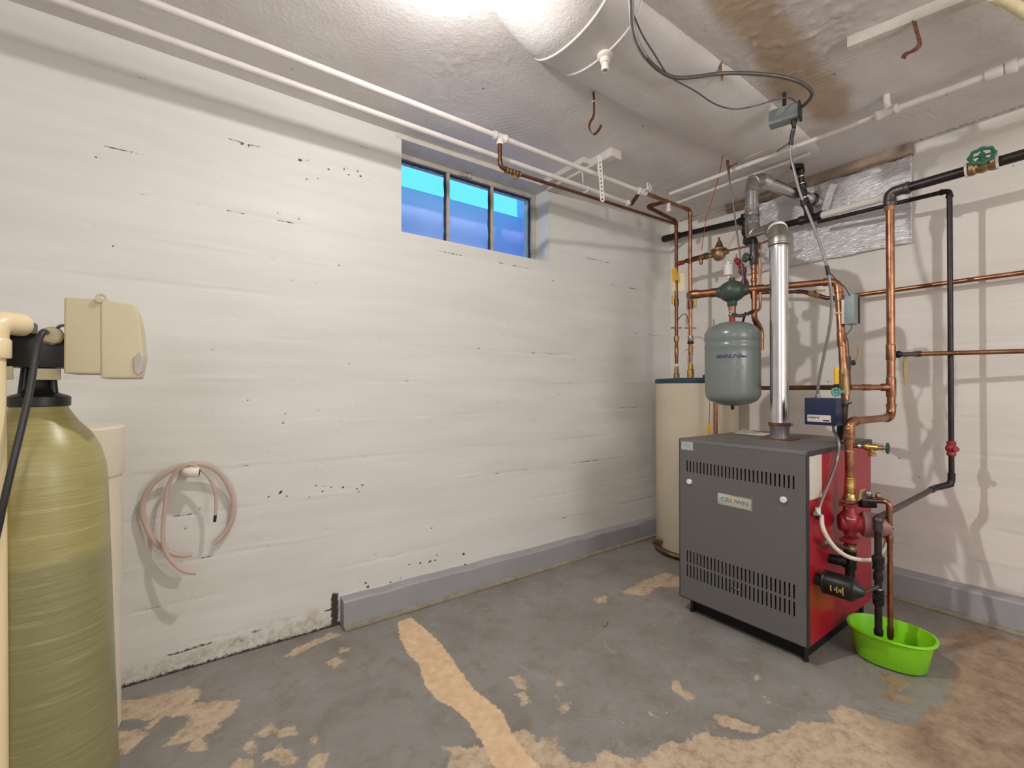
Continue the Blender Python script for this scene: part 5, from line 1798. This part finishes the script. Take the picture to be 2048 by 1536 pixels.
CX_, CY_ = 2.303, .607
cz2 = lambda py: 1.1+(775-py)/915*1.84
t = thing('discharge_pipe', 'brown copper discharge pipe standing beside the dark drain in the lime tub', 'pipe', (CX_, CY_, .09))
rvp = V((PX+.045, PY_-.045, cz2(1004)))
pipe(t, [rvp, V((CX_, CY_, cz2(1004))), V((CX_, CY_, cz2(1276)))], .0095, 'copper', R=.02)
collar(t, (CX_, CY_, cz2(1078)), (0, 0, 1), .012, .03, 'copper')
collar(t, (CX_, CY_, cz2(1262)), (0, 0, 1), .0115, .04, 'copper_dark')
t = thing('relief_valve', 'cluster of relief valve, gauge knobs and black box beside the pump flange', 'valve', rvp)
link('body', *obox(rvp+V((.0, 0, -.022)), RT, FW, (0, 0, 1), .06, .035, .032, .004), 'iron_dark', t)
link('lever', *obox(at(1722, 990, x=2.30), RT+V((0, 0, .2)), FW, V((0, 0, 1))+RT*.3, .024, .01, .05, .006), 'yellow_old', t)
link('cap', *ball(at(1737, 988, x=2.30), .014, (1, 1, 1.2)), 'steel', t)
link('cap', *ball(at(1757, 992, x=2.30), .012, (1, 1, 1.2)), 'brass_dull', t)
link('crossbar', *sweep([at(1716, 1000, x=2.30), at(1768, 1003, x=2.30)], .009, 12), 'iron_grey', t)

# flexible conduits down the red side
fa = [V((2.30, .80, zb0+.004)), at(1668, 862, x=2.30), at(1678, 885, y=.765), at(1674, 920, y=.768), at(1658, 965, y=.768), at(1644, 1000, y=.768), at(1636, 1026, y=.768)]
t = thing('flexible_conduit', 'thin metal conduit slanting down the red side from the blue box', 'conduit', fa[3])
link('conduit', *sweep(spline(fa, 8), .0055, 10), 'flex', t)
link('connector', *join(sweep([fa[-1]+V((0, 0, .02)), fa[-1]-V((0, 0, .004))], .010, 10)), 'flex_white', t)
link('conduit_box', *obox(at(1640, 1030, y=.778), (1, 0, 0), (0, 1, 0), (0, 0, 1), .032, .018, .03, .004), 'iron_grey', t)
link('connector', *sweep([at(1630, 1027, y=.772), at(1638, 1029, y=.774)], .009, 10), 'steel', t)
fb = [at(1643, 1030, y=.762), at(1645, 1052, y=.75), at(1655, 1075, y=.74), at(1675, 1100, y=.72), at(1703, 1116, y=.70), at(1740, 1120, y=.672), at(1760, 1108, y=.655), at(1772, 1088, y=.645), at(1773, 1070, y=.64), at(1768, 1060, y=.64)]
t = thing('flexible_conduit', 'white ribbed flexible conduit drooping in a loop to the red pump', 'conduit', fb[4])
fs2 = spline(fb, 12)
link('conduit', *sweep(fs2, .0068, 12), 'flex_white', t)
link('ribs', *join(*[torus(fs2[i], fs2[min(i+1, len(fs2)-1)]-fs2[i-1], .0068, .0016, 12, 5) for i in range(1, len(fs2)-1)]), 'flex_white', t, kind='stuff')

# ------------------------------------------------------------------ lime green tub
t = thing('wash_tub', 'oval lime green plastic tub on the floor catching the drain pipes', 'tub', (2.29, .60, 0))
def tub():
    c = V((2.325, .612, 0))
    a_l = math.radians(100)
    A_, B_ = .136, .110
    seg = 64
    prof = [(.0, .004), (.5, .004), (.80, .004), (.83, .008), (.97, .112), (1.02, .117), (1.02, .123), (.99, .125), (.965, .119), (.80, .014), (.5, .010), (.0, .010)]
    vs, fs = [], []
    ax = V((math.cos(a_l), math.sin(a_l), 0))
    ay = V((-ax.y, ax.x, 0))
    for s, z in prof:
        for k in range(seg):
            a = 2*PI*k/seg
            e = 1.0
            vs.append(c+ax*A_*max(s, .001)*math.copysign(abs(math.cos(a))**.85, math.cos(a))+ay*B_*max(s, .001)*math.copysign(abs(math.sin(a))**.85, math.sin(a))+V((0, 0, z-.002)))
    n = len(prof)
    for i in range(n-1):
        for k in range(seg):
            k2 = (k+1) % seg
            fs.append((i*seg+k, i*seg+k2, (i+1)*seg+k2, (i+1)*seg+k))
    link('basin', vs, fs, 'lime', t)
    rim = []
    for k in range(seg+1):
        a = 2*PI*k/seg
        rim.append(c+ax*A_*1.03*math.copysign(abs(math.cos(a))**.85, math.cos(a))+ay*B_*1.03*math.copysign(abs(math.sin(a))**.85, math.sin(a))+V((0, 0, .119)))
    link('rim', *sweep(rim, .0045, 8, caps=False), 'lime', t)
tub()

# ------------------------------------------------------------------ water heater
HX, HY, HR = 2.84, 1.80, .262
t = thing('water_heater', 'tall beige water heater with blue bands in the corner behind the boiler', 'water heater', (HX, HY, 0))
link('tank_body', *lathe((HX, HY, .03), (0, 0, 1), [(HR-.004, 0), (HR, .006), (HR, 1.095), (HR-.004, 1.10)], 64), 'heater', t)
link('top_cap', *lathe((HX, HY, 1.128), (0, 0, 1), [(HR+.003, 0), (HR+.004, .003), (HR+.004, .024), (HR-.004, .03), (.12, .036), (.01, .037)], 64), 'heater_blue', t, label='dark blue top cap')
link('base_band', *lathe((HX, HY, .0), (0, 0, 1), [(HR-.01, -.002), (HR+.001, .0), (HR+.003, .004), (HR+.003, .03), (HR, .034)], 64), 'heater_blue', t, label='dark blue base band')
dvp = at(1331, 1080, x=2.62)
ang = math.atan2(dvp.y-HY, dvp.x-HX)
dp = V((HX+HR*math.cos(ang), HY+HR*math.sin(ang), at(1331, 1082, x=2.62).z))
dn = V((math.cos(ang), math.sin(ang), 0))
link('drain_cock', *join(lathe(dp-dn*.004, dn, [(.012, 0), (.012, .02), (.018, .024), (.018, .036), (.008, .038)], 14)), 'brass_dull', t)
dl = [dp+dn*.03]+[V((HX+(HR+.022)*math.cos(ang+s), HY+(HR+.022)*math.sin(ang+s), z)) for s, z in ((-.05, dp.z-.02), (.16, dp.z-.05), (.36, dp.z-.068), (.6, dp.z-.07), (.85, dp.z-.072))]
dl = [dp+dn*.03, V((HX+(HR+.03)*math.cos(ang-.12), HY+(HR+.03)*math.sin(ang-.12), dp.z-.004))]+[V((HX+(HR+.024)*math.cos(ang+s), HY+(HR+.024)*math.sin(ang+s), z)) for s, z in ((-.22, dp.z-.018), (-.2, dp.z-.03), (.1, dp.z-.045), (.4, dp.z-.05), (.8, dp.z-.052))]
link('drain_tube', *sweep(spline(dl), .013, 12), 'copper', t, label='bent copper drain tube')
rl = V((2.72, 1.64, TOPH))
link('relief_fitting', *join(sweep([rl-V((0, 0, .004)), rl+V((0, 0, .09))], .016, 10), lathe(rl-V((0, 0, .004)), (0, 0, 1), [(.035, 0), (.035, .02)], 4)), 'iron', t)
link('relief_fitting', *join(sweep([rl+V((0, 0, .06)), rl+V((0, -.09, .06))], .013, 8), sweep([rl+V((0, -.03, .06)), rl+V((0, -.05, .06))], .017, 8)), 'brass_dull', t)
hr2 = at(1431, 840, x=2.60)
tag(link('overflow_pipe', *sweep(fillet([rl+V((0, -.09, .06)), V((hr2.x, hr2.y, rl.z+.06)), V((hr2.x, hr2.y, .15))], .03), .0125, 14), 'copper'), 'copper overflow pipe dropping between heater and boiler below the grey tank', 'pipe')
tg3 = at(1418, 858, x=2.55)
tag(link('valve_tag', *obox(tg3, RT, FW, (0, 0, 1), .018, .006, .06, .003), 'yellow'), 'small yellow tag hanging beside the overflow pipe behind the boiler', 'tag')
tag(link('tag_wire', *sweep(spline([tg3+V((0, 0, .028)), tg3+V((0, -.005, .12)), V((hr2.x-.03, hr2.y+.02, 1.05)), V((hr2.x, hr2.y+.012, 1.12))]), .002, 6), 'iron_grey'), 'thin curved wire holding the small yellow tag behind the boiler', 'wire')

# ------------------------------------------------------------------ water softener: fibreglass tank with control head
def lean(vs, c=(-.29, 1.63, 1.05), ang=.045):
    """tilt about the view axis so that the foot stands further right"""
    out = []
    for v in vs:
        k = (c[2]-v[2])*ang
        out.append(V(v)+RT*k)
    return out
SXX, SYY = -.292, 1.632
t = thing('water_softener', 'tall amber fibreglass softener tank with black neck and beige control head', 'water softener', (SXX+RT.x*.03, SYY+RT.y*.03, 0))
SR = .125
prof = [(.09, .0), (SR-.004, .012), (SR, .03), (SR, .86), (SR-.002, .90), (SR-.012, .945), (SR-.030, .985), (SR-.052, 1.012), (.062, 1.032), (.055, 1.045), (.052, 1.06)]
vs_, fs_ = lathe((SXX, SYY, 0), (0, 0, 1), prof, 72)
link('tank', lean(vs_), fs_, 'frp', t)
link('base_boot', *((lambda g: (lean(g[0]), g[1]))(lathe((SXX, SYY, -.002), (0, 0, 1), [(SR-.01, 0), (SR+.006, .002), (SR+.006, .035), (SR+.001, .04)], 56))), 'black', t)
link('neck', *lathe((SXX, SYY, 1.052), (0, 0, 1), [(.054, 0), (.058, .002), (.058, .024), (.052, .028), (.036, .034), (.026, .05), (.024, .085), (.024, .12)], 40), 'black', t)
for s in (-1, 1):
    link('distributor_leg', *sweep([V((SXX, SYY, 1.07))+V((.03*s, -.012, 0)), V((SXX, SYY, 1.16))+V((.022*s, -.012, 0))], .008, 10), 'black', t)
link('valve_body', *join(box(-.40, -.228, 1.575, 1.665, 1.148, 1.232, .008), lathe((-.33, 1.61, 1.228), (0, 0, 1), [(.03, 0), (.03, .02), (.022, .028)], 18), box(-.35, -.30, 1.56, 1.66, 1.22, 1.262, .006)), 'black', t)
link('mounting_clip', *join(box(-.385, -.325, 1.563, 1.573, 1.118, 1.150, .003), box(-.372, -.34, 1.560, 1.570, 1.095, 1.125, .003)), 'beige', t)
link('mounting_clip', *box(-.288, -.245, 1.570, 1.58, 1.118, 1.146, .003), 'beige_dark', t)
link('clip_screw', *lathe((-.355, 1.566, 1.134), (0, -1, 0), [(.005, 0), (.005, .006)], 8), 'steel', t)
# head: two moulded halves, each a prism swept in depth with rounded edges
def prism(poly, y0, y1, bev=.006):
    bm = bmesh.new()
    f = [bm.verts.new((x, y0, z)) for x, z in poly]
    g = [bm.verts.new((x, y1, z)) for x, z in poly]
    n = len(poly)
    bm.faces.new(f)
    bm.faces.new(g[::-1])
    for i in range(n):
        bm.faces.new((f[i], g[i], g[(i+1) % n], f[(i+1) % n]))
    bmesh.ops.recalc_face_normals(bm, faces=bm.faces)
    bmesh.ops.bevel(bm, geom=list(bm.edges), offset=bev, segments=3, affect='EDGES', profile=.6)
    bm.verts.index_update()
    vs = [v.co.copy() for v in bm.verts]
    fs = [tuple(v.index for v in q.verts) for q in bm.faces]
    bm.free()
    return vs, fs
YH = 1.53
hq = lambda px, py: (at(px, py, y=YH).x, at(px, py, y=YH).z)
rear = [hq(128, 594), hq(203, 598), hq(203, 748), hq(127, 747)]
front = [hq(200, 599), hq(271, 609), hq(281, 642), hq(284, 675), hq(288, 712), hq(279, 757), hq(201, 757)]
link('head_rear_cover', *prism(rear, YH, YH+.16, .005), 'beige_dark', t, label='plain beige rear half of the control head')
link('head_front_cover', *prism(front, YH-.002, YH+.165, .006), 'beige', t, label='beige front half of the control head, cut at the corner')
notch = [hq(266, 717), hq(281, 703), hq(288, 722), hq(286, 742), hq(276, 752), hq(268, 745)]
link('corner_panel', *prism(notch, YH-.006, YH+.02, .003), 'label_line', t, label='grey bevelled corner panel')
kx, kz = hq(201, 597)
link('thumb_screw', *join(torus((kx, YH+.02, kz+.004), (0, -1, .2), .009, .0035, 20, 8), lathe((kx-.002, YH+.002, kz-.004), (0, -1, 0), [(.008, 0), (.008, .008), (.002, .009)], 12)), 'beige_dark', t)
link('hose_nut', *lathe((-.262, 1.575, 1.222), (.3, -1, .35), [(.020, 0), (.022, .006), (.022, .02), (.016, .026)], 8), 'beige', t)
link('power_lead', *sweep(spline([(-.255, 1.57, 1.235), (-.245, 1.56, 1.25), (-.225, 1.56, 1.255)]), .0035, 8), 'grey_rubber', t)

hs = [V((-.268, 1.56, 1.232)), at(86, 664, y=1.52), at(76, 685, y=1.505), at(68, 730, y=1.495), at(58, 790, y=1.485), at(42, 860, y=1.475), at(26, 925, y=1.465), at(12, 985, y=1.46), at(0, 1040, y=1.46), at(-14, 1120, y=1.47), at(-20, 1300, y=1.47)]
tag(link('drain_hose', *sweep(spline(hs), .0068, 12), 'rubber'), 'black rubber hose curving down in front of the amber tank', 'hose')

t = thing('riser_pipe', 'cream plastic pipe rising at the left edge and elbowing into the softener', 'pipe', (-.337, 1.5, 0))
RPX = -.343
link('pipe', *sweep([(RPX+.014, 1.490, 0), (RPX, 1.50, 1.20)], .021, 20), 'cream', t)
link('elbow', *join(sweep(fillet([(RPX, 1.50, 1.17), (RPX, 1.50, 1.247), (RPX+.035, 1.555, 1.247)], .035, 8), .026, 20), lathe((RPX, 1.50, 1.165), (0, 0, 1), [(.028, 0), (.030, .003), (.030, .04), (.027, .044)], 20)), 'cream', t)
link('union', *join(sweep([(RPX+.02, 1.533, 1.247), (RPX+.036, 1.572, 1.245)], .018, 18), lathe((RPX+.022, 1.54, 1.246), (.45, 1, -.02), [(.022, 0), (.025, .004), (.025, .022), (.022, .026)], 8)), 'cream', t)

# brine tank
t = thing('brine_tank', 'plain cream cylindrical brine tank between the amber tank and the wall', 'tank', (-.345, 1.97, 0))
QX, QY, QR = -.348, 1.975, .195
link('tank_body', *lathe((QX, QY, 0), (0, 0, 1), [(QR-.02, -.002), (QR-.006, .004), (QR-.006, .82), (QR-.002, .825)], 64), 'brine', t)
link('lid', *lathe((QX, QY, .822), (0, 0, 1), [(QR-.001, 0), (QR, .003), (QR, .148), (QR-.006, .155), (QR-.03, .158), (.01, .160)], 64), 'brine', t)

# ------------------------------------------------------------------ hoses on the peg of the left wall
pgp = at(366, 946, y=2.2)
t = thing('wall_peg', 'white pipe-elbow peg on the left wall holding the coiled hoses', 'peg', pgp)
pz = at(373, 944, y=2.12)
link('peg', *join(lathe((pz.x, 2.205, pz.z), (0, -1, 0), [(.024, 0), (.022, .01), (.016, .02), (.0155, .05), (.018, .06)], 20),
                  sweep(fillet([(pz.x, 2.16, pz.z), (pz.x, 2.118, pz.z), (pz.x+.04, 2.112, pz.z-.004)], .03, 8), .0185, 20)), 'white_plastic', t)
link('dark_mouth', *lathe((pz.x+.0405, 2.112, pz.z-.004), (1, 0, -.1), [(.013, 0), (.013, .001)], 16), 'inside', t)
Z8 = lambda X, Y, y: at(240+X/4.8, 880+Y/4.8, y=y)
ha = [Z8(X, Y, y) for X, Y, y in ((690, 1100, 2.135), (560, 1105, 2.14), (440, 1060, 2.15), (320, 960, 2.16), (250, 820, 2.17), (215, 690, 2.17), (235, 560, 2.165), (310, 430, 2.155), (440, 320, 2.145), (590, 252, 2.138), (740, 226, 2.138), (880, 262, 2.145), (1000, 370, 2.16), (1075, 520, 2.17), (1092, 650, 2.172), (1070, 780, 2.175), (1010, 890, 2.178), (905, 995, 2.18))]
t = thing('coiled_hose', 'thick clear pinkish hose looped in a wide ring over the wall peg', 'hose', ha[5])
link('tube', *sweep(spline(ha), .0092, 14), 'hose', t)
hb = [Z8(X, Y, y) for X, Y, y in ((730, 1275, 2.10), (620, 1260, 2.105), (520, 1190, 2.115), (450, 1100, 2.125), (415, 1000, 2.13), (412, 850, 2.135), (430, 650, 2.138), (452, 480, 2.138), (490, 380, 2.132), (560, 290, 2.125), (670, 236, 2.12), (780, 285, 2.12), (860, 370, 2.12), (910, 480, 2.12), (925, 620, 2.12), (916, 720, 2.12))]
t = thing('thin_hose', 'thin clear hose hung over the peg inside the wide ring, black tip', 'hose', hb[5])
link('tube', *sweep(spline(hb), [.0078-.0016*(i/120) for i in range(len(spline(hb)))], 12), 'hose', t)
link('tip', *sweep([hb[-1], Z8(908, 785, 2.12)], .0055, 10), 'black', t, label='black hose tip')

db = at(1210, 1249, z=.002)
tag(link('debris_scrap', *join(obox(db+V((0, 0, .004)), (1, .6, 0), (-.6, 1, 0), (0, 0, 1), .035, .012, .006, .002), obox(db+V((.018, .008, .004)), (1, .2, .3), (-.2, 1, 0), (0, 0, 1), .02, .008, .004, .001)), 'wood'), 'small brown wood scrap lying on the grey floor', 'scrap')
